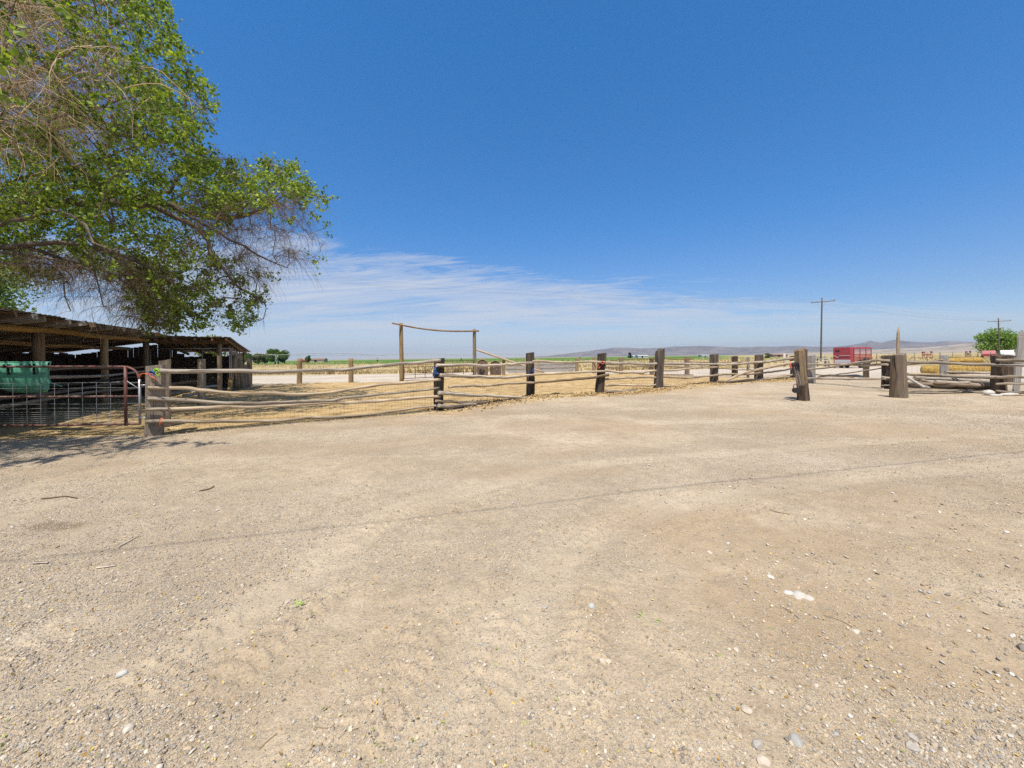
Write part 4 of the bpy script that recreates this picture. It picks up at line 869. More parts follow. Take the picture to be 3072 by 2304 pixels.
def fine_twigs(A, D, L, droop, r, seg=4, sides=3):
    """vectorised thin twigs: start A, direction D, length L"""
    n = len(A); P = [A]; d = D.copy(); st = (L/seg)[:, None]
    for k in range(seg):
        d = d+rng.normal(size=(n, 3))*.22; d[:, 2] -= droop; d /= np.linalg.norm(d, axis=1)[:, None]; P.append(P[-1]+d*st)
    P = np.stack(P, 1)                                           # n, seg+1, 3
    ref = rng.normal(size=(n, 1, 3)); t = np.gradient(P, axis=1); t /= np.linalg.norm(t, axis=2, keepdims=True)+1e-9
    u = np.cross(t, ref); u /= np.linalg.norm(u, axis=2, keepdims=True)+1e-9; w_ = np.cross(t, u)
    rr = (np.asarray(r).reshape(-1, 1)*np.linspace(1, .4, seg+1)[None, :])[..., None]
    V = np.stack([P+rr*(u*math.cos(2*math.pi*s/sides)+w_*math.sin(2*math.pi*s/sides)) for s in range(sides)], 2)   # n,seg+1,sides,3
    base = (np.arange(n)*(seg+1)*sides)[:, None, None]; i = np.arange(seg)[None, :, None]*sides; s = np.arange(sides)[None, None, :]; s2 = (s+1) % sides
    f = np.stack([base+i+s, base+i+s2, base+i+sides+s2, base+i+sides+s], -1).reshape(-1, 4)
    return P, V.reshape(-1, 3), f
# ------------------------------------------------------------------ the big elm overhanging the shed
BASE = np.array([-20.5, 11.0, 0.0])
def proj(Q):
    d = np.maximum(Q[:, 1], .05); X = Q[:, 0]/d; Z = (Q[:, 2]-EYE)/d
    u = X*CP-Z*SP; v = X*SP+Z*CP
    return 1536+u*F, HZ-v*F
crown_px = np.array([(-2500, -1800), (470, -1800), (475, 0), (520, 30), (545, 120), (590, 180), (612, 235), (632, 262), (648, 352), (600, 380), (594, 422), (575, 440), (585, 462), (640, 456), (700, 470), (745, 500), (790, 505), (800, 482), (850, 484), (895, 500),
                     (925, 545), (970, 575), (985, 650), (968, 720), (958, 795), (925, 808), (890, 780), (850, 770), (800, 800), (812, 860), (806, 930), (770, 978), (700, 985), (620, 988), (520, 985), (440, 975), (385, 955), (330, 925), (250, 950), (180, 930),
                     (110, 880), (70, 810), (0, 790), (-300, 860), (-2500, 900)], float)
skel = [BASE]; par = [-1]; main_r = {}
def add_path(P, start, rads=None):
    """append a polyline hanging on node `start`; returns the new indices"""
    idx = []; last = start
    for k, p in enumerate(P):
        skel.append(np.asarray(p, float)); par.append(last); last = len(skel)-1; idx.append(last)
        if rads is not None: main_r[last] = rads[k]
    return idx
def limb(pts, start, r0, r1, step=.45):
    C = catmull([skel[start]]+[np.asarray(p, float) for p in pts], 10); L = np.concatenate([[0], np.cumsum(np.linalg.norm(np.diff(C, axis=0), axis=1))])
    n = max(2, int(L[-1]/step)); t = np.linspace(0, L[-1], n+1)[1:]
    Q = np.stack([np.interp(t, L, C[:, k]) for k in range(3)], 1)+rng.normal(size=(n, 3))*.035
    return add_path(Q, start, np.linspace(r0, r1, n))
main_r[0] = .62
tr_ = limb([(-20.4, 11.1, 1.6), (-20.1, 11.2, 3.2), (-19.7, 11.3, 4.6)], 0, .55, .46)
A_ = limb([at(-150, 660, 11.6), at(60, 625, 11.8), at(200, 612, 12.0), at(330, 618, 12.4), at(480, 612, 13.0), at(560, 636, 13.4)], tr_[-1], .19, .09)         # the long level limb
A1 = limb([at(640, 650, 13.8), at(700, 655, 14.2), at(740, 645, 14.4), at(790, 625, 14.7), at(850, 592, 15.0)], A_[-1], .10, .03)
A2 = limb([at(640, 690, 13.6), at(700, 720, 14.0), at(790, 770, 14.6), at(860, 800, 15)], A_[-2], .06, .02)
A3 = limb([at(570, 670, 13.2), at(610, 700, 13.3), at(650, 780, 13.4), at(700, 840, 13.5), at(760, 885, 13.8), at(800, 915, 14)], A_[-3], .09, .02)
A4 = limb([at(510, 570, 13.2), at(540, 520, 13.5), at(590, 490, 13.8), at(640, 475, 14.2)], A_[-5], .08, .02)
A5 = limb([at(760, 590, 14.7), at(770, 540, 15), at(800, 505, 15.3)], A1[-5], .035, .012)
B_ = limb([at(-120, 760, 10.6), at(60, 740, 10.4), at(200, 730, 10.4), at(320, 750, 10.6), at(430, 790, 10.9), at(520, 850, 11.2)], tr_[-3], .15, .03)
B1 = limb([at(250, 800, 10), at(290, 860, 9.9), at(320, 920, 9.9)], B_[-12], .05, .012)
B2 = limb([at(150, 800, 10.2), at(190, 870, 10.1), at(215, 930, 10)], B_[-16], .05, .012)
B3 = limb([at(360, 830, 11), at(420, 900, 11.2), at(470, 955, 11.4)], B_[-9], .05, .012)
C_ = limb([at(60, 660, 9.6), at(190, 640, 9.2), at(255, 680, 9.0), at(275, 730, 9.0)], tr_[-2], .10, .03)       # pale dead stub
D_ = limb([(-17.5, 11, 8), (-15, 11.2, 11), (-13, 11.5, 13.6), (-11.6, 12, 15.6)], tr_[-1], .24, .05)
D1 = limb([at(60, 250, 11), at(220, 140, 11), at(380, 60, 11.5), at(470, 20, 12)], D_[6], .07, .015)
D2 = limb([at(120, 400, 11.4), at(280, 330, 11.8), at(430, 280, 12.4), at(560, 250, 13)], D_[3], .075, .015)
D3 = limb([at(150, 520, 12), at(300, 480, 12.3), at(430, 430, 12.8), at(560, 400, 13.3)], D_[1], .075, .015)
E_ = limb([(-22, 12.5, 8), (-24, 14, 11.5), (-26, 15, 14)], tr_[-1], .36, .05)
G_ = limb([(-17.5, 7.6, 6.2), (-14, 5.8, 6.6), (-11, 4.9, 6.2), (-8.8, 4.5, 5.6)], tr_[-1], .26, .04)
H_ = limb([(-19, 14.5, 7), (-18.5, 17, 9), (-18, 19.5, 10)], tr_[-1], .26, .04)
# points the crown grows to
def crown_points(n):
    out = []
    ells = [((-17.5, 11.5, 10.5), (12.5, 8.5, 8.2), .75), ((-11.5, 4.7, 6.0), (4.4, 2.9, 2.3), .10), ((-10.5, 12.2, 6.2), (6.0, 4.2, 3.6), .15)]
    while sum(map(len, out)) < n:
        e, r_, wgt = ells[rng.choice(3, p=[x[2] for x in ells])]
        q = rng.normal(size=(400, 3)); q /= np.linalg.norm(q, axis=1)[:, None]; q = np.array(e)+q*np.array(r_)*rng.uniform(.30, 1, (400, 1))**.6
        q = q[(q[:, 2] > 2.6) & (q[:, 1] > 1.5)]
        x, y = proj(q); ok = in_poly(x, y, crown_px)
        vis = (x > -40) & (y > -40)
        thin = in_poly(x, y, np.array([(60, 790), (330, 790), (420, 900), (330, 960), (60, 960)], float)) | in_poly(x, y, np.array([(760, 610), (960, 660), (940, 780), (800, 760), (690, 690)], float)) | in_poly(x, y, np.array([(560, 690), (760, 740), (700, 800), (560, 800)], float))
        ok &= ~(thin & (rng.random(len(q)) < .6)); ok &= vis | (rng.random(len(q)) < .75)
        q = q[ok]; out.append(q[:max(1, len(q)//(3 if wgt > .5 else 6))])
    return np.concatenate(out)[:n]
ATT = crown_points(3100)
arm = np.concatenate([np.stack([rng.uniform(560, 975, 190), rng.uniform(470, 800, 190)], 1), np.stack([rng.uniform(430, 800, 170), rng.uniform(800, 980, 170)], 1)])
arm = arm[in_poly(arm[:, 0], arm[:, 1], crown_px)]
ATT = np.concatenate([ATT, np.array([at(x, y, 13.2+1.9*(x-560)/415+rng.normal()*.8) for x, y in arm])])
qn = rng.normal(size=(420, 3)); qn /= np.linalg.norm(qn, axis=1)[:, None]; qn = np.array((-9.6, 4.5, 5.4))+qn*np.array((3.4, 1.7, 1.3))*rng.uniform(.2, 1, (420, 1))
qx, qy = proj(qn); qn = qn[in_poly(qx, qy, crown_px)][:230]; ATT = np.concatenate([ATT, qn])
S0 = np.array(skel); order = np.argsort([np.min(((S0-a)**2).sum(1)) for a in ATT]); n_main = len(skel)
buf = np.zeros((60000, 3)); buf[:len(skel)] = S0; nb = len(skel); tips = []; hosts = []
for k in order:
    a = ATT[k]; dv = a-buf[3:nb]; dist = np.sqrt((dv**2).sum(1))+np.maximum(0, -dv[:, 2])*.12
    j = int(np.argmin(dist))+3; p0 = buf[j]; Ld = np.linalg.norm(a-p0)
    if Ld < .12: continue
    pd = norm(p0-buf[par[j]]) if par[j] >= 0 else np.array([0, 0, 1.])
    m1 = p0+pd*Ld*.34+np.array([0, 0, .10*Ld]); n = max(2, int(Ld/.38)); t = np.linspace(0, 1, n+1)[1:, None]
    Q = (1-t)**2*p0+2*t*(1-t)*m1+t*t*a+rng.normal(size=(n, 3))*.03*min(1, Ld)
    idx = add_path(Q, j); buf[nb:nb+n] = Q; nb += n; tips.append(idx[-1]); hosts += idx
SK = np.array(skel); PAR = np.array(par)
w_ = np.zeros(len(SK)); leafn = np.ones(len(SK), bool); leafn[PAR[PAR >= 0]] = False
RAD = np.where(leafn, .0058**2.2, 0)
for i in range(len(SK)-1, 0, -1): RAD[PAR[i]] += RAD[i]
RAD = RAD**(1/2.2)
for i, r in main_r.items(): RAD[i] = max(min(RAD[i], r*1.2), r)
kids = [[] for _ in SK]
for i in range(1, len(SK)): kids[PAR[i]].append(i)
mbT, mbB = MB(), MB(); stack = [(0, -1)]
while stack:
    s, p = stack.pop(); ch = ([p] if p >= 0 else [])+[s]; c = s
    while kids[c]:
        ks = sorted(kids[c], key=lambda q: -RAD[q]); stack += [(q, c) for q in ks[1:]]; c = ks[0]; ch.append(c)
    if len(ch) < 2: continue
    rr = RAD[ch].copy();
    if p >= 0: rr[0] = min(rr[0], rr[1]*1.15)
    big = rr.max() > .09
    pts = SK[ch]; (mbT if s == 0 else mbB).tube(pts, rr, 12 if s == 0 else (8 if big else (5 if rr.max() > .025 else 4)), False, .12 if big else .04)
M['bark'] = wood('elm_bark', (.30, .235, .18), (.20, .155, .115), (.085, .065, .05), .6)
m, nt, b = new_mat('elm_twig_bark'); c_ = nt.nodes.new('ShaderNodeAttribute'); c_.attribute_name = 'tint'; nt.links.new(c_.outputs['Color'], b.inputs['Base Color']); M['twig'] = m
def twig_tint(n, per, lo, hi):
    u = rng.random((n, 1)); c = np.array(lo)*(1-u)+np.array(hi)*u; return np.repeat(np.concatenate([c, np.ones((n, 1))], 1), per, 0)
tree = Thing('elm_tree', 'huge spreading elm with drooping twiggy branches overhanging the shed', 'tree', BASE)
tree.part('trunk', mbT, M['bark']); tree.part('branches', mbB, M['bark'])
# fine leafy twigs
hosts = np.array(hosts); x_, y_ = proj(SK[hosts]); vis = (x_ > -60) & (y_ > -60)
leafy = np.concatenate([hosts[vis], hosts[vis], hosts[vis], hosts[~vis], hosts[(SK[hosts][:, 1] < 6.4) & (SK[hosts][:, 0] > -13.5)], np.array(tips), np.array(tips)])
A = SK[leafy]; D = A-SK[PAR[leafy]]; D /= np.linalg.norm(D, axis=1)[:, None]+1e-9; D = D*.7+rng.normal(size=D.shape)*.55; D /= np.linalg.norm(D, axis=1)[:, None]
Lt = rng.uniform(.22, .62, len(A)); Pt, Vt, Ft = fine_twigs(A, D, Lt, .10, rng.uniform(.0030, .0048, len(A)))
# bare drooping twigs: the dense tan thatch at upper left and the hanging sprays below the limbs
thatch = np.array([(-100, -60), (250, -60), (380, 120), (430, 300), (330, 470), (120, 490), (-100, 430)], float)
x_, y_ = proj(SK); cand = np.where(in_poly(x_, y_, thatch) & (np.arange(len(SK)) > n_main))[0]
spray = np.where((in_poly(x_, y_, np.array([(60, 700), (520, 760), (480, 960), (60, 940)], float)) | in_poly(x_, y_, np.array([(560, 560), (960, 580), (960, 790), (800, 860), (560, 760)], float))) & (np.arange(len(SK)) > 30))[0]
low_ = np.where(in_poly(x_, y_, np.array([(40, 730), (430, 770), (470, 950), (300, 950), (60, 900)], float)) & (np.arange(len(SK)) > 30))[0]
bsel = np.concatenate([rng.choice(cand, 2400), rng.choice(spray, 2000), rng.choice(low_, 1500)]); nT = 2400
Ab = SK[bsel].copy(); Ab[:nT, 1] -= rng.uniform(0, 1.6, nT); Ab[:nT, 0] += rng.normal(size=nT)*.4
Db = rng.normal(size=Ab.shape); Db[:, 2] = np.abs(Db[:, 2])*.2-.1; Db /= np.linalg.norm(Db, axis=1)[:, None]
Lb = np.concatenate([rng.uniform(.6, 1.9, nT), rng.uniform(.4, 1.45, len(bsel)-nT)])
Pb, Vb, Fb = fine_twigs(Ab, Db, Lb, .26, np.concatenate([rng.uniform(.005, .0115, nT), rng.uniform(.003, .0055, len(bsel)-nT)]), 7)
A3b = Pb[:, 3]; D3b = Pb[:, 4]-Pb[:, 2]+rng.normal(size=A3b.shape)*.12; D3b /= np.linalg.norm(D3b, axis=1)[:, None]
Pc, Vc, Fc = fine_twigs(A3b, D3b, Lb*.5, .2, np.full(len(A3b), .003), 5)
V = np.concatenate([Vt, Vb, Vc]); Fq = np.concatenate([Ft, Fb+len(Vt), Fc+len(Vt)+len(Vb)])
nb_ = len(bsel)-nT
TC = np.concatenate([twig_tint(len(Pt), 15, (.11, .075, .05), (.22, .155, .10)), twig_tint(nT, 24, (.26, .165, .09), (.62, .47, .30)), twig_tint(nb_, 24, (.12, .08, .055), (.30, .21, .135)), twig_tint(nT, 18, (.26, .165, .09), (.62, .47, .30)), twig_tint(nb_, 18, (.12, .08, .055), (.30, .21, .135))])  # shade put into the tint: leafy and spray twigs darker, thatch sunlit tan
raw_mesh('twigs', V, Fq, M['twig'], {'tint': TC}, True, BASE, tree.o)
# leaves in small bunches along the twigs
pal = [(.10, .18, .018), (.14, .23, .022), (.20, .29, .032), (.27, .35, .05), (.06, .11, .016), (.22, .30, .045), (.31, .38, .08)]
k = 11; seg = rng.integers(2, 5, (len(Pt), k)); fr_ = rng.random((len(Pt), k, 1))
LP = Pt[np.arange(len(Pt))[:, None], seg-1]*(1-fr_)+Pt[np.arange(len(Pt))[:, None], seg]*fr_
clump = .5*vnoise(A[:, 0]*.9+A[:, 2]*.35, A[:, 1]*.9+A[:, 2]*.8, 91)+.5*vnoise(A[:, 0]*2.3+A[:, 2]*.7, A[:, 1]*2.1+A[:, 2]*1.9, 92)          # some sprays stay bare
xx, yy = proj(A); bare = in_poly(xx, yy, thatch)*.16+in_poly(xx, yy, np.array([(640, 640), (940, 600), (970, 760), (800, 800), (640, 780)], float))*.55+in_poly(xx, yy, np.array([(80, 780), (420, 800), (400, 960), (80, 960)], float))*.25
bare = bare+.16*(yy > 640)*(xx > 0)+.12*(xx > 560)*(yy > 440)
keep = (clump > .405+bare*.50)
LP = LP[keep].reshape(-1, 3); LP = LP+rng.normal(size=LP.shape)*.035
v, f, c = leaves(LP, .098, pal, .35, .72)
raw_mesh('foliage', v, f, M['leaf'], {'tint': c}, False, BASE, tree.o)
print('tree nodes', len(SK), 'twigs', len(Pt)+2*len(Pb), 'leaves', len(LP))

# ------------------------------------------------------------------ other trees, each its own
def on(x, d): r = ray(x, 1080); return np.array([r[0]*d, d, 0.])
def small_tree(name, label, c, h, w, pal, nl, ls, group=None, seed=0, trunk=.18, low=.12, flat=1.0):
    r_ = np.random.default_rng(seed); t = Thing(name, label, 'tree', c, group); c = np.asarray(c, float)
    mb = MB(); top = c+np.array([0, 0, h*.6]); mb.tube([c+np.array([0, 0, -.1]), c+np.array([.05*w, 0, h*.25]), top], [trunk, trunk*.8, trunk*.3], 7, True, .1)
    blobs = []
    for k in range(9):
        a = r_.uniform(0, 6.28); rr = w*.5*r_.uniform(.15, .78); z = h*(low+.12+r_.uniform(.05, .72)*(1-low)); lim = 1-.55*max(0, (z/h-.55)/.45)
        p = c+np.array([math.cos(a)*rr*lim, math.sin(a)*rr*lim*flat, z]); blobs.append((p, w*r_.uniform(.14, .27)))
        q = c+np.array([0, 0, h*r_.uniform(.15, .4)]); mb.tube([q, q*.5+p*.5+np.array([0, 0, .05*h]), p], [trunk*.45, trunk*.3, trunk*.1], 5, False)
    t.part('trunk', mb, M['bark'])
    P = []
    for p, r0 in blobs:
        q = r_.normal(size=(nl//9, 3)); q /= np.linalg.norm(q, axis=1)[:, None]; P.append(p+q*np.array([r0, r0, r0*.72])*r_.uniform(.35, 1.05, (len(q), 1)))
    P = np.concatenate(P); P = P[P[:, 2] > c[2]+h*low*.6]
    v, f, cc = leaves(P, ls, pal, .2, .8); raw_mesh('crown', v, f, M['leaf'], {'tint': cc}, False, t.loc, t.o); return t
gp1 = [(.075, .135, .03), (.10, .165, .035), (.125, .19, .045), (.06, .11, .025)]
gp2 = [(.10, .135, .06), (.13, .16, .075), (.09, .12, .05)]
GR = 'row of trees far beyond the lane'
def on(x, d): r = ray(x, 1080); return np.array([r[0]*d, d, 0.])
for (x, d, h, w_, p, lab, sd) in ((744, 150, 5.2, 6.5, gp1, 'tall thin leafy tree at the left end of the far row', 1), (775, 158, 4.2, 6.5, gp2, 'pale grey-green loose tree second in the far row', 2), (800, 165, 4.2, 6.5, gp2, 'grey-green low tree in the middle of the far row', 3),
                                  (824, 160, 6.0, 7.0, gp1, 'tallest dark green tree of the far row behind the white tower', 4), (852, 162, 5.2, 7.5, gp1, 'broad round green tree at the right end of the far row', 5)):
    small_tree('tree', lab, on(x, d), h, w_, p, 3600, .5, GR, sd, .2, .1)
small_tree('tree', 'small lone dark green tree far behind the tan post', on(924, 190), 3.6, 3.6, gp1, 1500, .5, None, 8, .15)
small_tree('tree', 'dense dark green tree top showing beyond the shed at the left edge', np.array([-37.0, 27.5, 0]), 8.6, 9.0, gp1, 9000, .22, None, 9, .3, .15)
small_tree('tree', 'yellow-green tree top peeping over the shed roof', np.array([-56.8, 74, 0]), 6.6, 8, [(.17, .21, .045), (.14, .19, .04)], 2600, .4, None, 10, .2)
small_tree('tree', 'round bright green tree behind the right utility pole', on(2996, 105), 7.6, 11.2, [(.15, .25, .045), (.19, .30, .055), (.24, .34, .07), (.10, .18, .03)], 9000, .40, None, 11, .3, .14)
small_tree('bush', 'small round green bush far out beyond the fence', on(2302, 150), 1.9, 2.4, gp1, 700, .3, None, 12, .08, .02)
small_tree('tree', 'tiny dark conifer beside the far white sheds', on(1889, 260), 4.2, 2.6, [(.03, .055, .025)], 700, .5, None, 13, .12, .02)
# ------------------------------------------------------------------ stock trailer
def paint(name, col, rough=.35, spec=.5):
    m, nt, b = new_mat(name); g_ = attr(nt, 'gr'); n_ = noise(nt, g_, 2.2, 5, .65)
    nt.links.new(mixc(nt, n_, tuple(x*.75 for x in col), tuple(x*1.2 for x in col)), b.inputs['Base Color']); b.inputs['Roughness'].default_value = rough; b.inputs['Specular IOR Level'].default_value = spec; return m
M['redpaint'] = paint('faded_red_paint', (.31, .045, .055)); M['darkred'] = paint('deep_red_paint', (.23, .025, .03), .5); M['glass'] = plain('dark_window_glass', (.015, .015, .02), .15, .5); M['alloy'] = plain('polished_skirt', (.66, .67, .69), .3, .5, .5, .08)
tC = at(2553, 1100, 39.5); TO = np.array([tC[0], tC[1], 0]); TL = 2.75; tx = norm([.968, .252, 0]); ty = np.array([-tx[1], tx[0], 0])
def T_(x, y, z): return TO+tx*x+ty*y+np.array([0, 0, z])
st_ = Thing('stock_trailer', 'red livestock trailer with slatted rear half and bright skirt, parked beyond the fences', 'trailer', TO)
def shell(x0, x1, z0, z1, w_, rnd=.16, nose=0.0):
    mb = MB(); prof = [(0, z0), (0, z1-rnd), (rnd*.3, z1-rnd*.3), (rnd, z1), (w_-rnd, z1), (w_-rnd*.3, z1-rnd*.3), (w_, z1-rnd), (w_, z0)]
    xs = [x0, x0+.12, x0+.3, x1]; ins = [nose, nose*.35, 0, 0]; V = []; k = len(prof)
    for x, i_ in zip(xs, ins):
        for (y, z) in prof: V.append(T_(x, min(max(y, i_), w_-i_), z if z < z1-rnd else z-i_*.3))
    f = [(i*k+j, (i+1)*k+j, (i+1)*k+j+1, i*k+j+1) for i in range(3) for j in range(k-1)]; mb.add(V, f+[tuple(range(k)), tuple(range(3*k, 4*k))[::-1]], None); return mb
W_ = 1.75; ZF, ZT = .52, 2.12
body = st_.part('body', shell(0, .36, ZF, ZT, W_, .2, .05), M['redpaint'])
mb = shell(.36, TL, ZT-.18, ZT, W_, .12, 0); st_.part('roof', mb, M['redpaint'])
mb = MB()
for y in (.02, W_-.02):
    for z in (.62, .78, .93, 1.08, 1.23, 1.38): mb.board(T_(.34, y, z), T_(TL, y, z), .115, .03)
    for z in (1.62, 1.78): mb.board(T_(.34, y, z), T_(TL, y, z), .06, .03)
st_.part('slats', mb, M['redpaint'])
for x in (.4, 1.2, 2.0, TL-.03):
    for y in (-.01, W_+.01):
        mb = MB(); mb.board(T_(x, y, ZF), T_(x, y, ZT-.1), .06, .04, tx); st_.part('upright', mb, M['darkred'])
mb = MB(); mb.board(T_(-.02, .04, .70), T_(-.02, W_-.04, .70), .32, .012); st_.part('skirt', mb, M['alloy'])
mb = MB(); mb.board(T_(-.02, W_*.60, 1.75), T_(-.02, W_*.84, 1.75), .13, .014); st_.part('window', mb, M['glass'])
mb = MB(); mb.tube(catmull([T_(-.03, W_*.97, 1.24), T_(-.03, W_*.85, 1.23), T_(-.03, W_*.72, 1.06), T_(-.03, W_*.60, 1.25), T_(-.03, W_*.4, 1.27), T_(-.03, W_*.04, 1.27)], 6), .020, 5); st_.part('trim_stripe', mb, M['white'])
mb = MB(); mb.board(T_(0, .1, .50), T_(TL, .1, .50), .10, .08); mb.board(T_(0, W_-.1, .50), T_(TL, W_-.1, .50), .10, .08); st_.part('frame', mb, M['darkred'])
for fx in (.45, .74):
    for y in (-.06, W_+.06):
        c_ = T_(TL*fx, y, .36); mb = MB(); mb.tube([c_-ty*.1, c_-ty*.07, c_+ty*.07, c_+ty*.1], [.30, .355, .355, .30], 20); wh = st_.part('wheel', mb, M['rubber'])
        mb = MB(); mb.tube([c_-ty*.112, c_-ty*.06], [.17, .20], 14); st_.part('rim', mb, M['white'], wh)
mb = MB(); mb.board(T_(TL*.30, -.06, .82), T_(TL*.90, -.06, .82), .04, .26, (0, 0, 1)); st_.part('mudguard', mb, M['black'])
mb = MB(); mb.tube([T_(.1, W_*.25, .5), T_(-1.1, W_*.5, .5), T_(.1, W_*.75, .5)], .045, 6); mb.tube([T_(-.95, W_*.5, .0), T_(-.95, W_*.5, .95)], .035, 8); st_.part('hitch', mb, M['darkred'])

# thin dark sheet put in for an unidentified dark patch on the dirt
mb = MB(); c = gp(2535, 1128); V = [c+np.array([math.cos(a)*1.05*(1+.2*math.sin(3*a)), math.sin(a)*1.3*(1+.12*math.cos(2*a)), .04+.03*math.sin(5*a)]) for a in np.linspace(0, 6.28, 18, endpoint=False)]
k = len(V); mb.add(V+[v-np.array([0, 0, .05]) for v in V], [tuple(range(k))]+[(i, i+k, (i+1) % k+k, (i+1) % k) for i in range(k)]); single('dark_patch', mb, M['rubber'], 'flat dark patch on the dirt in front of the red trailer', 'mat', c)

# ------------------------------------------------------------------ straw bales
m, nt, b = new_mat('straw'); g_ = attr(nt, 'gr')
s1 = noise(nt, g_, 1, 5, .7, .5, (6, 30, 30)); s2 = noise(nt, g_, 3.5, 5, .7)
c_ = ramp(nt, s1, [(.3, (.24, .135, .028)), (.5, (.53, .34, .085)), (.68, (.76, .56, .22))]); nt.links.new(mixc(nt, .6, c_, ramp(nt, s2, [(.3, (.48,)), (.7, (1.3,))]), 'MULTIPLY'), b.inputs['Base Color']); bump(nt, b, s1, 1.0, .08); M['straw'] = m
def bale(label, c, L, w_, h, ang, z=0.0, group=None):
    t = Thing('straw_bale', label, 'bale', [c[0], c[1], z], group); mb = MB(); ca, sa = math.cos(ang), math.sin(ang); nx_, ny_, nz_ = 12, 6, 6; V = []; G = []; idx = {}
    sd = random.random()*50
    def P(i, j, k):
        if (i, j, k) in idx: return idx[(i, j, k)]
        x, y, zz = (i/nx_-.5)*L, (j/ny_-.5)*w_, k/nz_*h; q = np.array([x, y, zz-h/2]); e = np.array([L/2, w_/2, h/2])
        r_ = np.minimum(e-np.abs(q), .12); q = q*(1-.0)-np.sign(q)*0; near = np.sort(e-np.abs(q))[:2].sum(); q = q*(1-max(0, .22-near)*.75)
        nz = (fbm(np.array([x*2.2+sd]), np.array([y*2.2+zz*3.1+sd]), 5)[0]-.5)*.16; q = q*(1+nz*.5); strap = 1-.05*math.exp(-((i % 4-2)/.5)**2)*0
        V.append((c[0]+q[0]*ca-q[1]*sa, c[1]+q[0]*sa+q[1]*ca, z+q[2]*strap+h/2)); G.append((q[0]+sd, q[1]+sd*.3, q[2])); idx[(i, j, k)] = len(V)-1; return idx[(i, j, k)]
    f = []
    for i in range(nx_):
        for j in range(ny_):
            f.append((P(i, j, 0), P(i, j+1, 0), P(i+1, j+1, 0), P(i+1, j, 0))); f.append((P(i, j, nz_), P(i+1, j, nz_), P(i+1, j+1, nz_), P(i, j+1, nz_)))
        for k in range(nz_):
            f.append((P(i, 0, k), P(i+1, 0, k), P(i+1, 0, k+1), P(i, 0, k+1))); f.append((P(i, ny_, k), P(i, ny_, k+1), P(i+1, ny_, k+1), P(i+1, ny_, k)))
    for j in range(ny_):
        for k in range(nz_):
            f.append((P(0, j, k), P(0, j, k+1), P(0, j+1, k+1), P(0, j+1, k))); f.append((P(nx_, j, k), P(nx_, j+1, k), P(nx_, j+1, k+1), P(nx_, j, k+1)))
    mb.add(V, f, G, False); t.part('straw', mb, M['straw'])
    mb = MB()
    for s in (-.3, 0, .3):
        lp = [(s*L, -w_/2-.02, .02), (s*L, -w_/2-.02, h+.015), (s*L, w_/2+.02, h+.015)]
        mb.tube([(c[0]+x*ca-y*sa, c[1]+x*sa+y*ca, z+zz) for x, y, zz in lp], .01, 4, False)
    t.part('twine', mb, M['rail_brown']); return t
BD = 27.0; bq = lambda x, d: np.array([ray(x, 1100)[0]*d, d])
GB = 'straw bales stacked behind the pole pile'
pA, pB = bq(2846, BD), bq(2996, BD+1.2); ba = math.atan2(*(pB-pA)[::-1])
bale('squat golden straw bale standing apart at the left of the bale row', bq(2794, BD), .85, 1.0, .62, ba+.25, 0, GB)
for k, lab in enumerate(('golden straw bale at the left of the lower row', 'golden straw bale in the middle of the lower row', 'golden straw bale of the lower row partly behind the square right tie')):
    f_ = (k+.5)/3; bale(lab, pA*(1-f_)+pB*f_, np.linalg.norm(pB-pA)/3*.97, 1.0, .62, ba, 0, GB)
q = bq(2850, BD+3.2); q2 = bq(2936, BD+3.9); bale('long pale golden straw bale lying on top behind the lower row', (q+q2)/2, np.linalg.norm(q2-q), 1.0, .45, ba, .62, GB)
bale('straw bale under the long pale top bale', (q+q2)/2+np.array([.1, .05]), np.linalg.norm(q2-q)*.95, 1.05, .62, ba, 0, GB)

# ------------------------------------------------------------------ pile of poles between the two right gate posts
def pole_thing(label, x0, y0, d0, x1, y1, d1, r0, r1, mat='rail', name='pole'):
    a, b_ = at(x0, y0, d0), at(x1, y1, d1); t = np.linspace(0, 1, 9)[:, None]; C = a*(1-t)+b_*t; s = random.random()*60
    C[:, 2] += (vnoise(t[:, 0]*2.2+s, t[:, 0]*0, 5)-.5)*.05; mb = MB(); mb.tube(C, np.linspace(r0, r1, 9), 9, True, .14); return single(name, mb, M[mat], label, 'pole', a, 'loose poles stacked by the right fence')
pole_thing('long grey pole topmost on the pile, just under the straw bales', 2835, 1117, 15.6, 2985, 1119, 15.9, .05, .055)
pole_thing('long weathered pole second from the top of the pile', 2722, 1122, 14.9, 2985, 1132, 15.4, .05, .07)
pole_thing('thick grey pole running across the middle of the pile', 2744, 1132, 14.6, 2990, 1147, 15.2, .06, .075)
pole_thing('pale thick pole at the front middle of the pile with a bright cut end', 2806, 1145, 14.2, 2907, 1147, 14.3, .06, .055)
pole_thing('short split pole left of the pale pole in the pile', 2762, 1142, 14.4, 2806, 1148, 14.4, .045, .05)
pole_thing('short pole low at the left side of the pile', 2722, 1136, 14.8, 2760, 1140, 14.8, .04, .05)
pole_thing('thick lower pole of the pile with a knotted end', 2905, 1153, 14.2, 2990, 1157, 14.4, .075, .08)
pole_thing('long brown pole under the pale one in the pile', 2722, 1149, 14.4, 2912, 1157, 14.2, .05, .07, 'rail_brown')
pole_thing('dark bottom pole of the pile lying on the ground', 2726, 1157, 14.6, 2988, 1164, 14.4, .08, .10, 'tie')
pole_thing('second dark bottom pole half hidden at the back of the pile', 2740, 1152, 15.3, 2995, 1156, 15.2, .11, .12, 'tie')
pole_thing('pale peeled pole leaning down across the left end of the pile', 2719, 1129, 13.9, 2774, 1164, 13.5, .042, .045, 'grey_board')
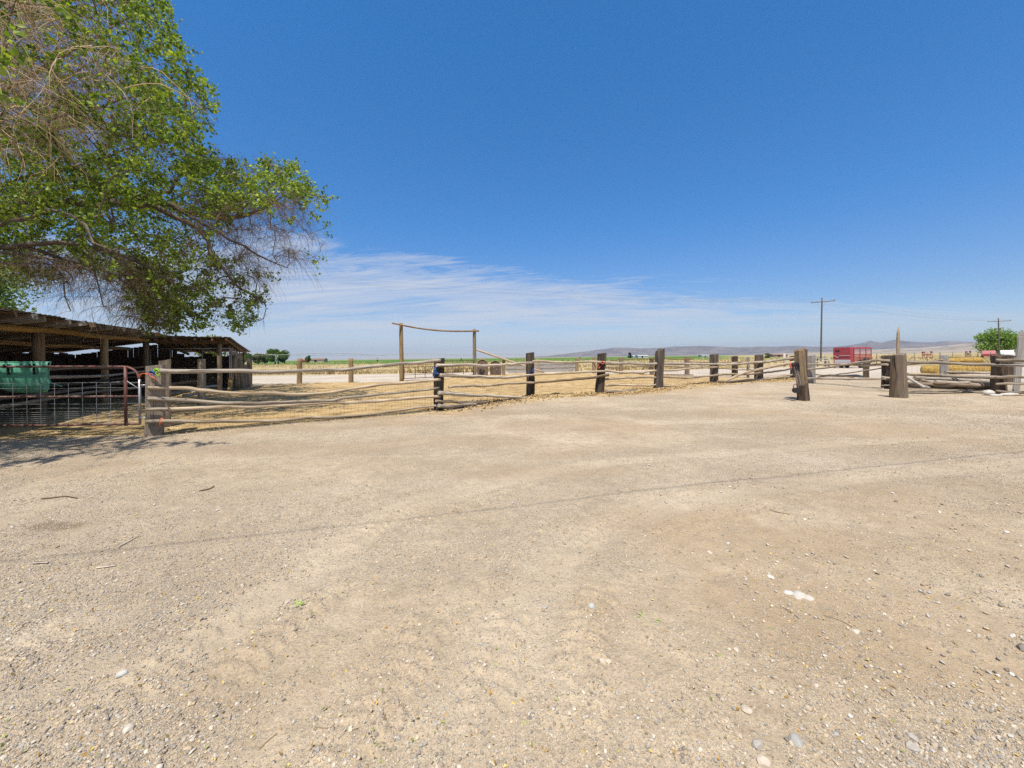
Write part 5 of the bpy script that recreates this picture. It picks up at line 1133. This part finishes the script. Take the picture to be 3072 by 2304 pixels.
pole_thing('second peeled pole leaning beside the first at the pile', 2745, 1146, 13.95, 2790, 1165, 13.5, .035, .038, 'grey_board')
def plank(label, x0, y0, x1, y1, w_, mat='grey_board'):
    a, b_ = gp(x0, y0), gp(x1, y1); a[2] = b_[2] = .05; mb = MB(); mb.board(a, b_, .035, w_, (0, 0, 1)); return single('plank', mb, M[mat], label, 'plank', a, 'planks lying before the pole pile')
plank('long thin plank lying on the dirt at the left foot of the pole pile', 2722, 1163, 2800, 1167, .14)
plank('dark plank lying flat before the middle of the pole pile', 2800, 1164, 2905, 1170, .2, 'rail_brown')
plank('pale wide plank lying before the right end of the pole pile', 2880, 1171, 2975, 1172, .2)
plank('short plank nearest the yard before the white sack', 2890, 1178, 2952, 1183, .09)
# white sack and limp hose-like white bag at the foot of the right tie
def lump(mb, c, sx, sy, sz, seed, n=12, m=8):
    V = []
    for i in range(m+1):
        ph = math.pi*i/m
        for j in range(n):
            th = 2*math.pi*j/n; r_ = 1+.35*(fbm(np.array([math.cos(th)*1.6+seed]), np.array([math.sin(th)*1.6+ph*1.3]), 3)[0]-.5)
            V.append((c[0]+sx*math.sin(ph)*math.cos(th)*r_, c[1]+sy*math.sin(ph)*math.sin(th)*r_, c[2]+sz*math.cos(ph)*r_))
    mb.add(V, [(i*n+j, (i+1)*n+j, (i+1)*n+(j+1) % n, i*n+(j+1) % n) for i in range(m) for j in range(n)], None, True)
mb = MB(); c = gp(2966, 1187); c[2] = .10; lump(mb, c, .16, .13, .10, 3.3); single('bucket', mb, M['white'], 'crumpled white plastic bucket lying at the foot of the square right tie', 'bucket', c)
mb = MB(); c = gp(3028, 1189); c[2] = .06; lump(mb, c, .36, .10, .06, 8.1); lump(mb, c+np.array([-.42, .02, -.02]), .22, .10, .035, 5.5); single('feed_sack', mb, M['white'], 'limp white feed sack lying below the grey leaning board', 'sack', c)

# ------------------------------------------------------------------ utility poles and wires
def upole(label, x, yb, yt, d, r, arm, ayaw):
    b_ = np.array([ray(x[0], 1070)[0]*d, d, -.3]); t_ = at(x[1], yt, d); t = Thing('utility_pole', label, 'utility pole', b_)
    mb = MB(); mb.tube(np.linspace(b_, t_, 10), np.linspace(r, r*.68, 10), 10, True, .02); t.part('pole', mb, M['pole'])
    a = np.array([math.cos(ayaw), math.sin(ayaw), 0]); c = t_+np.array([0, -.16, -.75]); mb = MB(); mb.board(c-a*arm, c+a*arm, .13, .11); t.part('crossarm', mb, M['pole'])
    for s in (-1, 1):
        mb = MB(); mb.tube([c+a*s*arm*.42, c+np.array([0, 0, -.75])], .02, 5); t.part('brace', mb, M['steel'])
    tops = []
    for s in (-.95, -.45, .95):
        mb = MB(); q = c+a*arm*s; mb.tube([q+[0, 0, .05], q+[0, 0, .14], q+[0, 0, .2], q+[0, 0, .26]], [.03, .06, .05, .035], 8); t.part('insulator', mb, M['steel']); tops.append(q+np.array([0, 0, .26]))
    return tops
U1 = upole('tall grey utility pole with a crossarm standing left of the red trailer', (2462, 2466), 1082, 893, 72, .15, 1.75, -.80)
U2 = upole('lighter utility pole with a crossarm in front of the round green tree', (2998, 2995), 1070, 954, 92, .15, 1.75, -.72)
OFF = np.array([-47.0, 31.5, 11.2]); aoff = np.array([math.cos(-.9), math.sin(-.9), 0])
def cable(a, b_, sag, r, label, mat='dark_wire', n=40):
    t = np.linspace(0, 1, n)[:, None]; C = a*(1-t)+b_*t; C[:, 2] -= sag*4*(t*(1-t))[:, 0]; mb = MB(); mb.tube(C, r, 4, False); single('power_line', mb, M[mat], label, 'cable', b_)
for k, (s, lab) in enumerate(((-1.6, 'lowest power line crossing the sky to the left utility pole'), (-.7, 'middle power line crossing the sky to the left utility pole'), (1.6, 'highest power line crossing the sky to the left utility pole'))):
    cable(OFF+aoff*s, U1[k], 1.5, .0055, lab, 'wire')
for k, lab in enumerate(('lower power line sloping down between the two utility poles', 'middle power line sloping down between the two utility poles', 'upper power line sloping down between the two utility poles')):
    cable(U1[k], U2[k], .9, .007, lab, 'wire')
a = np.array([-26.0, -5.9, 7.6]); b_ = np.array([30.0, 9.5, 5.4]); t = np.linspace(0, 1, 30)[:, None]; C = a*(1-t)+b_*t; C[:, 2] -= (.5*4*t*(1-t))[:, 0]
mb = MB(); mb.tube(C, 0.0068, 6, False); single('service_cable', mb, M['dark_wire'], 'overhead service cable above the yard whose shadow crosses the dirt', 'cable', a)

# ------------------------------------------------------------------ centre pivot irrigation line
pv = Thing('irrigation_pivot', 'long thin white irrigation pivot on towers across the far green field', 'irrigation', on(830, 150))
tw = [(620, 150), (830, 150), (1132, 205), (1384, 265), (1580, 330), (1740, 400)]; tops = []
for x, d in tw:
    c = on(x, d); mb = MB(); z = 3.5; tops.append(c+np.array([0, 0, z])); u = norm(np.array([1, .25, 0])); v_ = np.array([-u[1], u[0], 0])
    for sx_ in (-1, 1):
        for sy_ in (-1, 1): mb.tube([c+v_*1.6*sy_+[0, 0, .35], c+u*.35*sx_+v_*.15*sy_+[0, 0, z]], .05, 4)
    mb.tube([c-v_*1.7+[0, 0, .4], c+v_*1.7+[0, 0, .4]], .06, 5); pv.part('tower', mb, M['white'])
    for s in (-1, 1):
        mb = MB(); q = c+v_*1.7*s+np.array([0, 0, .55]); mb.tube([q-v_*0+u*-.15, q+u*.15], .55, 14); pv.part('wheel', mb, M['rubber'])
for a, b_ in zip(tops[:-1], tops[1:]):
    n = 30; t = np.linspace(0, 1, n)[:, None]; C = a*(1-t)+b_*t; C[:, 2] += .9*np.sin(t[:, 0]*math.pi); mb = MB(); mb.tube(C, .085, 5, False)
    Lw = C.copy(); Lw[:, 2] -= 1.0*np.sin(t[:, 0]*math.pi)**.5; mb.tube(Lw, .022, 4, False)
    for i in range(2, n-1, 3): mb.tube([C[i-1], Lw[i], C[i+1]], .022, 3, False)
    for i in range(1, n, 2): mb.tube([C[i], C[i]*[1, 1, 0]+[0, 0, 1.9]], .014, 3, False)
    pv.part('pipe_span', mb, M['white'])
# ------------------------------------------------------------------ far buildings, vehicles and bits
def house(label, x, d, L, w_, h, rh, wall, roof, ang=.1, name='shed', cat='building', z=0):
    c = on(x, d); c[2] = z; t = Thing(name, label, cat, c); ca, sa = math.cos(ang), math.sin(ang)
    def q(x_, y_, z_): return np.array([c[0]+x_*ca-y_*sa, c[1]+x_*sa+y_*ca, z+z_])
    mb = MB(); mb.add([q(-L/2, -w_/2, 0), q(L/2, -w_/2, 0), q(L/2, w_/2, 0), q(-L/2, w_/2, 0), q(-L/2, -w_/2, h), q(L/2, -w_/2, h), q(L/2, w_/2, h), q(-L/2, w_/2, h), q(-L/2, 0, h+rh*.96), q(L/2, 0, h+rh*.96)],
                      [(0, 1, 5, 4), (1, 2, 6, 9, 5), (2, 3, 7, 6), (3, 0, 4, 8, 7)]); t.part('wall', mb, wall)
    mb = MB(); o_ = .25; e = [q(-L/2-o_, -w_/2-o_, h-.05), q(L/2+o_, -w_/2-o_, h-.05), q(L/2+o_, 0, h+rh), q(-L/2-o_, 0, h+rh), q(L/2+o_, w_/2+o_, h-.05), q(-L/2-o_, w_/2+o_, h-.05)]
    mb.add(e+[v-np.array([0, 0, .1]) for v in e], [(0, 1, 2, 3), (3, 2, 4, 5), (7, 6, 9, 8), (8, 9, 11, 10), (0, 6, 7, 1), (5, 4, 10, 11)]); t.part('roof', mb, roof)
    mb = MB(); mb.board(q(-L*.1, -w_/2-.03, .05), q(-L*.1, -w_/2-.03, min(2.1, h*.85)), L*.16, .05, (ca, sa, 0)); t.part('door', mb, M['glass'])
M['tanwall'] = plain('tan_wall', (.34, .27, .21)); M['brownroof'] = plain('brown_roof', (.24, .16, .125)); M['whitewall'] = plain('white_wall', (.50, .50, .50), var=.05); M['redwall'] = plain('barn_red', (.26, .07, .06)); M['greyroof'] = plain('grey_roof', (.40, .40, .41))
house('low tan house with brown roof far behind the lane', 956, 260, 9, 6, 1.7, .9, M['tanwall'], M['brownroof'])
house('dark red low barn far beyond the tan post', 911, 230, 5, 4, 1.3, .7, M['redwall'], M['redwall'])
house('long white shed far across the fields left of the tallest tie', 1926, 300, 8, 5, 1.6, .5, M['whitewall'], M['whitewall'])
house('short white shed beside the long one far across the fields', 1903, 310, 3.2, 4, 1.4, .5, M['whitewall'], M['whitewall'])
house('small pale shed far right across the fields', 2113, 320, 7, 5, 1.2, .5, M['whitewall'], M['greyroof'])
house('brown low shed cluster building far behind the leaning split post', 2335, 210, 7, 4, 1.2, .5, M['brownroof'], M['brownroof'], -.1)
house('dark brown little shed left of the low cluster building', 2316, 212, 2.4, 3, 1.0, .4, M['brownroof'], M['brownroof'], -.1)
def pickup(label, x, d, mat, L=5.2, ang=.2, name='pickup_truck', cat='truck'):
    c = on(x, d); t = Thing(name, label, cat, c); ca, sa = math.cos(ang), math.sin(ang)
    def q(x_, y_, z_): return np.array([c[0]+x_*ca-y_*sa, c[1]+x_*sa+y_*ca, z_])
    pr = [(-L/2, .5), (-L/2, .98), (-L*.22, 1.05), (-L*.12, 1.72), (L*.16, 1.74), (L*.22, 1.08), (L/2, 1.05), (L/2, .5)]
    mb = MB(); n = len(pr); mb.add([q(x_, -.95, z_) for x_, z_ in pr]+[q(x_, .95, z_) for x_, z_ in pr], [tuple(range(n)), tuple(range(n, 2*n))[::-1]]+[(i, i+n, (i+1) % n+n, (i+1) % n) for i in range(n)]); t.part('body', mb, mat)
    mb = MB(); w4 = [q(-L*.17, -.965, 1.12), q(L*.18, -.965, 1.12), q(L*.145, -.965, 1.64), q(-L*.105, -.965, 1.64)]; mb.add(w4+[v+(q(0, .02, 0)-q(0, 0, 0)) for v in w4], [(0, 1, 2, 3), (7, 6, 5, 4)]); t.part('window', mb, M['glass'])
    for s in (-.31, .31):
        for y in (-.9, .9):
            mb = MB(); mb.tube([q(L*s, y-.12, .37), q(L*s, y+.12, .37)], .37, 14); t.part('wheel', mb, M['rubber'])
pickup('red pickup parked under the round green tree', 2966, 88, M['redpaint'], 5.4, .75)
pickup('white pickup parked right of the red one under the tree', 3020, 92, paint('white_paint', (.75, .76, .78)), 4.6, .8)
def implement(label, x, d, w_):
    c = on(x, d); t = Thing('farm_implement', label, 'farm implement', c); mb = MB()
    for s in np.linspace(-.5, .5, 6): mb.tube([c+[w_*s, 0, .1], c+[w_*s+.1, .1, .9+.5*(abs(s) > .4)]], .05, 5)
    t.part('tines', mb, M['redwall']); mb = MB(); mb.board(c+[-w_/2, 0, .95], c+[w_/2, .3, .95], .28, .2); mb.board(c+[-w_/2, 0, 1.45], c+[-w_/4, 0, 1.45], .4, .3); mb.board(c+[w_*.38, 0, 1.5], c+[w_*.52, .2, 1.5], .5, .3); t.part('frame', mb, M['redwall'])
implement('rusty red farm implement in the dry grass right of the tall thin pole', 2782, 95, 2.4); implement('small faded red implement in the dry grass near the pickup', 2905, 110, 1.4)
# distant fence of thin steel posts across the right-hand pasture
wf = Thing('pasture_fence', 'far thin wire pasture fence behind the trailer and bales', 'fence', on(2750, 62)); prev = None
for x in range(2630, 3080, 38):
    d = 56+(x-2630)*.012; c = on(x, d); mb = MB(); mb.tube([c+[0, 0, -.1], c+[0, 0, 1.45]], .035 if x % 3 else .06, 5); wf.part('post', mb, M['pole'])
mb = MB()
for z in (.4, .8, 1.15, 1.35): mb.tube([on(x, 56+(x-2630)*.012)+[0, 0, z] for x in range(2630, 3090, 19)], .007, 3, False)
wf.part('fence_wire', mb, M['wire'])
# old gate and posts by the utility pole
og = Thing('wooden_gate', 'small pale wooden gate pieces left of the red trailer', 'gate', on(2455, 46))
for x, yt, r_ in ((2353, 1061, .12), (2476, 1066, .11), (2486, 1070, .10), (2452, 1066, .08)):
    mb = MB(); c = on(x, 46); mb.tube([c+[0, 0, -.1], at(x, yt, 46)], r_, 7, True, .08); og.part('post', mb, M['grey_board'])
for (x0, y0, x1, y1) in ((2438, 1085, 2456, 1070), (2456, 1078, 2482, 1076), (2440, 1086, 2484, 1082)):
    mb = MB(); mb.tube([at(x0, y0, 45.8), at(x1, y1, 45.8)], .06, 6, True, .1); og.part('rail', mb, M['grey_board'])
# ------------------------------------------------------------------ gravel lying on the yard (uncountable: one object)
def icosa():
    p = (1+5**.5)/2; v = np.array([(-1, p, 0), (1, p, 0), (-1, -p, 0), (1, -p, 0), (0, -1, p), (0, 1, p), (0, -1, -p), (0, 1, -p), (p, 0, -1), (p, 0, 1), (-p, 0, -1), (-p, 0, 1)])/math.hypot(1, p)
    f = np.array([(0, 11, 5), (0, 5, 1), (0, 1, 7), (0, 7, 10), (0, 10, 11), (1, 5, 9), (5, 11, 4), (11, 10, 2), (10, 7, 6), (7, 1, 8), (3, 9, 4), (3, 4, 2), (3, 2, 6), (3, 6, 8), (3, 8, 9), (4, 9, 5), (2, 4, 11), (6, 2, 10), (8, 6, 7), (9, 8, 1)]); return v, f
IV, IF = icosa()
def rocks(P, size, pal, sink=.3, flat=(.45, .8), jit=.22):
    n = len(P); v = IV[None]*(1+rng.uniform(-jit, jit, (n, 12, 1)))*np.stack([np.ones(n), rng.uniform(.6, 1, n), rng.uniform(*flat, n)], 1)[:, None]
    a = rng.uniform(0, 6.28, n); c, s = np.cos(a), np.sin(a); tl = rng.normal(size=n)*.25
    x = v[..., 0]*c[:, None]-v[..., 1]*s[:, None]; y = v[..., 0]*s[:, None]+v[..., 1]*c[:, None]; z = v[..., 2]+x*tl[:, None]
    V = np.stack([x, y, z], -1)*size[:, None, None]*.5; V = V+P[:, None]; V[..., 2] += (size*.5*(.62-sink))[:, None]
    f = (np.arange(n)*12)[:, None, None]+IF[None]; k = rng.integers(0, len(pal), n); col = np.asarray(pal)[k]*rng.uniform(.78, 1.2, (n, 1)); col = np.concatenate([col, np.ones((n, 1))], 1)
    return V.reshape(-1, 3), f.reshape(-1, 3), np.repeat(col, 12, 0)
def tint_mat(name, rough=.9, bmp=0.0):
    m, nt, b = new_mat(name); c = nt.nodes.new('ShaderNodeAttribute'); c.attribute_name = 'tint'
    tc_ = nt.nodes.new('ShaderNodeTexCoord'); n_ = noise(nt, tc_.outputs['Object'], 90, 3, .7)
    nt.links.new(mixc(nt, .55, c.outputs['Color'], ramp(nt, n_, [(.3, (.6,)), (.7, (1.35,))]), 'MULTIPLY'), b.inputs['Base Color']); b.inputs['Roughness'].default_value = rough; b.inputs['Specular IOR Level'].default_value = .15; return m
M['stone'] = tint_mat('gravel_stone'); M['litter'] = tint_mat('dry_litter')
stone_pal = [(.43, .365, .285), (.37, .32, .26), (.48, .415, .33), (.31, .27, .225), (.45, .355, .25), (.39, .30, .21), (.53, .47, .385), (.35, .32, .285), (.49, .385, .265), (.27, .235, .195)]
def yard_mask(x, y):
    pr = (fbm(x*.5, y*.5, 21)-.5)*2.2; return ~in_poly(x+pr*.5, y+pr*.5, corral_poly)
def scatter(n, ymin=1120, gpow=1.0):
    px = rng.uniform(-40, 3110, n); py = 2330-(2330-ymin)*rng.random(n)**gpow
    u = (px-1536)/F; v = (HZ-py)/F; X = u*CP+v*SP; Z = -u*SP+v*CP; d = -EYE/Z; return X*d, d
def grav_density(x, y):
    g0 = sstep(.36, .60, fbm(x*.42+3, y*.55+1, 51)); g0 = np.clip(g0+.6*sstep(-1.0, -3.2, x+.35*y-.9)*(1-sstep(5, 7, y))+.7*np.exp(-((x-.3)**2/7+(y-4.9)**2/1.0)), 0, 1)
    t_, _ = tracks(x, y); fine = fbm(x*3.1, y*3.1, 77); return np.clip(.26+.74*g0*(1-.6*t_), 0, 1)*sstep(.26, .54, fine)
x, y = scatter(560000, 1110); ok = (d_ := np.hypot(x, y)) > .8; ok &= rng.random(len(x)) < grav_density(x, y); ok &= yard_mask(x, y)
x, y = x[ok], y[ok]; sl_ = np.sqrt(x*x+y*y+EYE**2)
sz = .0036*(1-rng.random(len(x)))**(-.36); sz = np.clip(np.maximum(sz, sl_*.00135*rng.uniform(.7, 1.2, len(x))), .0035, .021)
Pg = np.stack([x, y, height(x, y)], 1); v, f, c = rocks(Pg, sz, stone_pal)
o = raw_mesh('gravel', v, f, M['stone'], {'tint': c}); tag(o, 'loose grey and tan gravel strewn over the dirt yard', 'gravel', kind='stuff'); print('gravel', len(x))
# fist-sized stones, spread thinly, mostly to the right
x, y = scatter(1500, 1300); ok = rng.random(len(x)) < (.10+.5*sstep(-.2, 1.6, x-.15*y)); x, y = x[ok], y[ok]
sz = rng.uniform(.012, .027, len(x))*np.clip(np.sqrt(x*x+y*y)*.35, .7, 1.4); v, f, c = rocks(np.stack([x, y, height(x, y)], 1), sz, stone_pal+[(.52, .49, .45)]*3, .2)
o = raw_mesh('pebbles', v, f, M['stone'], {'tint': c}); tag(o, 'scattered larger pebbles on the dirt yard', 'pebbles', kind='stuff')
# single stones one can point to
def stone(label, px, py, w_, pal, fl=.55, seed=0):
    """an angular stone: a box-like blob cut by random planes"""
    r0 = np.random.default_rng(seed+100); c = gp(px, py); c[2] = hz_(c[0], c[1]); bm_ = bmesh.new(); bmesh.ops.create_icosphere(bm_, subdivisions=3, radius=1.0)
    for k in range(11):
        nn_ = r0.normal(size=3); nn_[2] = nn_[2]*.8; nn_ /= np.linalg.norm(nn_); o_ = r0.uniform(.62, .92)
        for vv in bm_.verts:
            dd = np.dot(np.array(vv.co), nn_)-o_
            if dd > 0: vv.co -= Vector(nn_*dd*.93)
    a0 = r0.uniform(0, 6.28); ca, sa = math.cos(a0), math.sin(a0); V = []
    for vv in bm_.verts:
        x_, y_, z_ = vv.co.x, vv.co.y*.76, vv.co.z*fl; V.append(c+np.array([x_*ca-y_*sa, x_*sa+y_*ca, z_+fl*.18])*w_*.5)
    F_ = [tuple(v_.index for v_ in f_.verts) for f_ in bm_.faces]; bm_.free(); mb = MB(); mb.add(V, F_, None, False)
    single('stone', mb, plain('stone_'+str(seed), pal, .95, .1, 0, .25, 60, tuple(x*.72 for x in pal), .6), label, 'stone', c, 'single stones lying on the dirt')
PW, GY_, TN, DK = (.52, .44, .355), (.40, .365, .32), (.45, .36, .265), (.22, .195, .17)
for k, (lab, px, py, w_, pal, fl) in enumerate((
    ('pale cream stone at the bottom edge right of centre', 2290, 2290, .062, PW, .5), ('squarish light grey stone just above the pale cream bottom stone', 2270, 2240, .055, GY_, .6), ('blue-grey slab stone right of the squarish light grey one', 2385, 2228, .065, (.38, .365, .34), .4),
    ('oval cream stone at the end of a thin twig on the right', 2567, 1912, .060, PW, .45), ('long pale stone lying on the lower right dirt', 2238, 2138, .050, PW, .5), ('brown and white stone right of the long pale stone', 2424, 2132, .04, TN, .6),
    ('round pale stone alone in the upper left of the gravel', 862, 1803, .055, PW, .6), ('greenish flat stone with a dark underside at bottom centre', 1441, 1933, .034, (.30, .32, .28), .35), ('tan pointed pebble at bottom centre', 1683, 1930, .035, TN, .4),
    ('white rounded stone in the lower left gravel', 388, 2188, .055, (.55, .48, .40), .5), ('pale angular stone among the left gravel', 366, 2030, .05, (.50, .49, .46), .5), ('dark round stone at the right edge', 3066, 1960, .06, DK, .7),
    ('white chip stone on the right side above the crumpled paper', 2312, 1742, .05, (.58, .52, .45), .4), ('small white stone left of the white chip', 2130, 1666, .045, (.56, .50, .43), .45), ('tan square stone right of the crumpled paper', 2600, 1762, .045, TN, .7),
    ('pale stone on the dirt near the right bottom with a grey back', 2208, 1958, .042, PW, .5), ('grey stone with a flat top near the middle right', 1634, 1822, .046, GY_, .5), ('light grey stone a step right of the flat-topped one', 1775, 1828, .05, (.46, .46, .45), .6),
    ('pair stone left in the light pair below centre right', 1807, 1990, .04, PW, .5), ('pair stone right in the light pair below centre right', 1826, 1995, .04, PW, .5), ('grey oblong stone at the lower right', 2740, 2258, .05, GY_, .45), ('grey long stone below the oblong one at lower right', 2735, 2225, .045, GY_, .5))):
    stone(lab, px, py, w_, pal, fl, k)
# crumpled white paper or wool
mb = MB(); c = gp(2392, 1800)
for k, (dx_, dy_, s) in enumerate(((-.034, .028, .036), (.014, .0, .046), (.052, -.024, .038), (.026, .028, .032), (-.014, -.024, .028))): lump(mb, c+np.array([dx_, dy_, .018]), s, s*.8, s*.62, 2.2+k*1.7, 10, 7)
single('crumpled_paper', mb, M['white'], 'crumpled white paper wad lying on the dirt at the right', 'paper', c)
# grass tuft and twigs
m, nt, b = new_mat('fresh_grass'); b.inputs['Base Color'].default_value = (.30, .42, .10, 1); M['tuft'] = m
def tuft(label, px, py, n, L, mat):
    c = gp(px, py); mb = MB(); r0 = np.random.default_rng(int(px))
    for k in range(n):
        a = r0.uniform(0, 6.28); l_ = L*r0.uniform(.5, 1.1); d_ = np.array([math.cos(a), math.sin(a), 0]); s_ = np.array([-d_[1], d_[0], 0])*.004; b0 = c+d_*r0.uniform(0, .015)
        mb.add([b0-s_, b0+s_, b0+d_*l_*.55+s_*.7+[0, 0, l_*.35], b0+d_*l_*.55-s_*.7+[0, 0, l_*.35], b0+d_*l_+[0, 0, l_*.15]], [(0, 1, 2, 3), (3, 2, 4)])
    single('grass_tuft', mb, mat, label, 'grass tuft', c)
tuft('small bright green grass tuft on the dirt right of centre', 1945, 1866, 22, .075, M['tuft']); tuft('tiny yellow-green sprig on the gravel left of centre', 896, 1815, 8, .045, M['tuft'])
def stick(label, pts, r, mat='rail'):
    P = [gp(px, py) for px, py in pts]; P = [p+np.array([0, 0, hz_(p[0], p[1])+r*.9]) for p in P]; mb = MB(); mb.tube(catmull(P, 5) if len(P) > 2 else P, np.linspace(r*.8, r*.45, len(catmull(P, 5)) if len(P) > 2 else 2), 5, True, .2); single('stick', mb, M[mat], label, 'stick', P[0], 'sticks lying on the yard')
stick('pale straight stick on the left gravel pointing up right', [(352, 1641), (385, 1624), (418, 1606)], .008); stick('flat brown stick lying level at far left', [(125, 1500), (165, 1498), (200, 1494), (232, 1499)], .014, 'rail_brown')
stick('thin brown twig running to the oval cream stone', [(2472, 1862), (2500, 1868), (2530, 1882), (2556, 1898)], .0035, 'rail_brown'); stick('short straight twig left of the long thin twig', [(2342, 1830), (2368, 1848), (2388, 1862)], .003, 'rail_brown')
stick('forked pale root at the bottom left of centre', [(945, 2188), (982, 2190), (1000, 2186), (1001, 2204), (998, 2238)], .0028); stick('thin dark twig below the forked root', [(776, 2256), (800, 2232), (832, 2204)], .0026, 'rail_brown')
stick('pale stick in the left gravel lying level', [(290, 1705), (320, 1702), (350, 1697)], .008); stick('small brown stick high on the left of the yard', [(598, 1475), (630, 1468), (642, 1461)], .012, 'rail_brown')
stick('pale chip stick at far left in the gravel', [(100, 1692), (122, 1690), (145, 1690)], .014); stick('tan twig on the right slope of the yard', [(2310, 1544), (2340, 1550), (2370, 1556)], .008)
# dry leaves and straw flakes
x, y = scatter(2600, 1180); k_ = rng.random(len(x)) < (.35+.65*sstep(.5, -2.5, x)); x, y = x[k_], y[k_]
v, f, c = leaves(np.stack([x, y, height(x, y)+.006], 1), .018, [(.50, .36, .10), (.55, .42, .14), (.42, .25, .07), (.30, .34, .09), (.45, .38, .22)], -.02, .6)
o = raw_mesh('leaf_litter', v, f, M['litter'], {'tint': c}); tag(o, 'tiny yellow fallen leaves strewn over the gravel', 'leaf litter', kind='stuff')
# ------------------------------------------------------------------ straw, clods and dung in the corral and under the fence
def along(P, n, spread):
    P = np.array([p[:2] for p in P]); L = np.concatenate([[0], np.cumsum(np.hypot(*np.diff(P, axis=0).T))]); t = rng.uniform(0, L[-1], n); q = np.stack([np.interp(t, L, P[:, 0]), np.interp(t, L, P[:, 1])], 1); return q+rng.normal(size=(n, 2))*spread
q = np.concatenate([along(FENCE[1:], 5200, .40), along(FENCE[2:5], 3800, .30), along(FENCE[5:], 1200, .5)]); dens = fbm(q[:, 0]*1.1, q[:, 1]*1.1, 34); q = q[dens > .42]
clod_pal = [(.40, .28, .135), (.50, .36, .18), (.30, .20, .095), (.20, .13, .065), (.58, .44, .24)]
sz = rng.uniform(.02, .075, len(q)); z = height(q[:, 0], q[:, 1]); v, f, c = rocks(np.stack([q[:, 0], q[:, 1], z+rng.uniform(0, .035, len(q))], 1), sz, clod_pal, .25, (.5, .9), .3)
o = raw_mesh('clods', v, f, M['litter'], {'tint': c}); tag(o, 'crumbly straw and manure clods heaped along the foot of the rail fence', 'clods', kind='stuff')
x, y = scatter(42000, 1095); k_ = in_poly(x, y, corral_poly); x, y = x[k_], y[k_]; sz = np.clip(.02+.05*rng.random(len(x))**3, .02, .09)*np.clip(np.hypot(x, y)/14, .8, 1.6); dens = fbm(x*.6, y*.6, 44)
k_ = dens > .47; v, f, c = rocks(np.stack([x[k_], y[k_], height(x[k_], y[k_])], 1), sz[k_], clod_pal, .35, (.35, .7), .3)
o = raw_mesh('corral_clods', v, f, M['litter'], {'tint': c}); tag(o, 'small dung and straw clods strewn over the corral floor', 'clods', kind='stuff')
def blades(x, y, h, w_, pal, lean=.5, z=None):
    n = len(x); a = rng.uniform(0, 6.28, n); b0 = np.stack([x, y, height(x, y) if z is None else z], 1); s_ = np.stack([np.cos(a), np.sin(a), np.zeros(n)], 1)*w_[:, None]*.5; tip = b0+np.stack([rng.normal(size=n)*lean*h, rng.normal(size=n)*lean*h, h], 1)
    v = np.stack([b0-s_, b0+s_, tip], 1).reshape(-1, 3); f = np.arange(n*3).reshape(-1, 3); k = rng.integers(0, len(pal), n); c = np.asarray(pal)[k]*rng.uniform(.7, 1.3, (n, 1)); return v, f, np.repeat(np.concatenate([c, np.ones((n, 1))], 1), 3, 0)
q = np.concatenate([along(FENCE[1:], 7000, .5), along(FENCE[2:6], 4000, .4), along([P0, P1], 1500, .35)]); v, f, c = blades(q[:, 0], q[:, 1], rng.uniform(.01, .05, len(q)), rng.uniform(.006, .012, len(q)), [(.60, .47, .24), (.66, .54, .30), (.48, .35, .15)], 2.2)
o = raw_mesh('straw', v, f, M['litter'], {'tint': c}); tag(o, 'loose yellow straw scattered under the rail fence', 'straw', kind='stuff')
# dry grass beyond the lane and in the right-hand pasture
N_ = 90000; az_ = rng.uniform(-1.32, 1.32, N_); d_ = 41+(230-41)*rng.random(N_)**1.9; x = az_*d_; y = d_
pr_ = (fbm(x*.09, y*.05, 25)); k_ = (y > 40.5+.1*x+3*(vnoise(x*.2, y*.2, 3)-.5)) & (pr_ > .36); k_ &= ~((x/y > .62) & (y < 50)); x, y = x[k_], y[k_]
hh = rng.uniform(.10, .42, len(x))*(.25+1.6*vnoise(x*.22, y*.16, 29)**1.6); v, f, c = blades(x, y, hh, hh*rng.uniform(.25, .55, len(x)), [(.46, .36, .19), (.56, .45, .26), (.38, .29, .13), (.30, .27, .11), (.50, .37, .22)], .5)
o = raw_mesh('dry_grass', v, f, M['litter'], {'tint': c}); tag(o, 'tall dry yellow grass beyond the gravel lane and pasture fence', 'dry grass', kind='stuff')
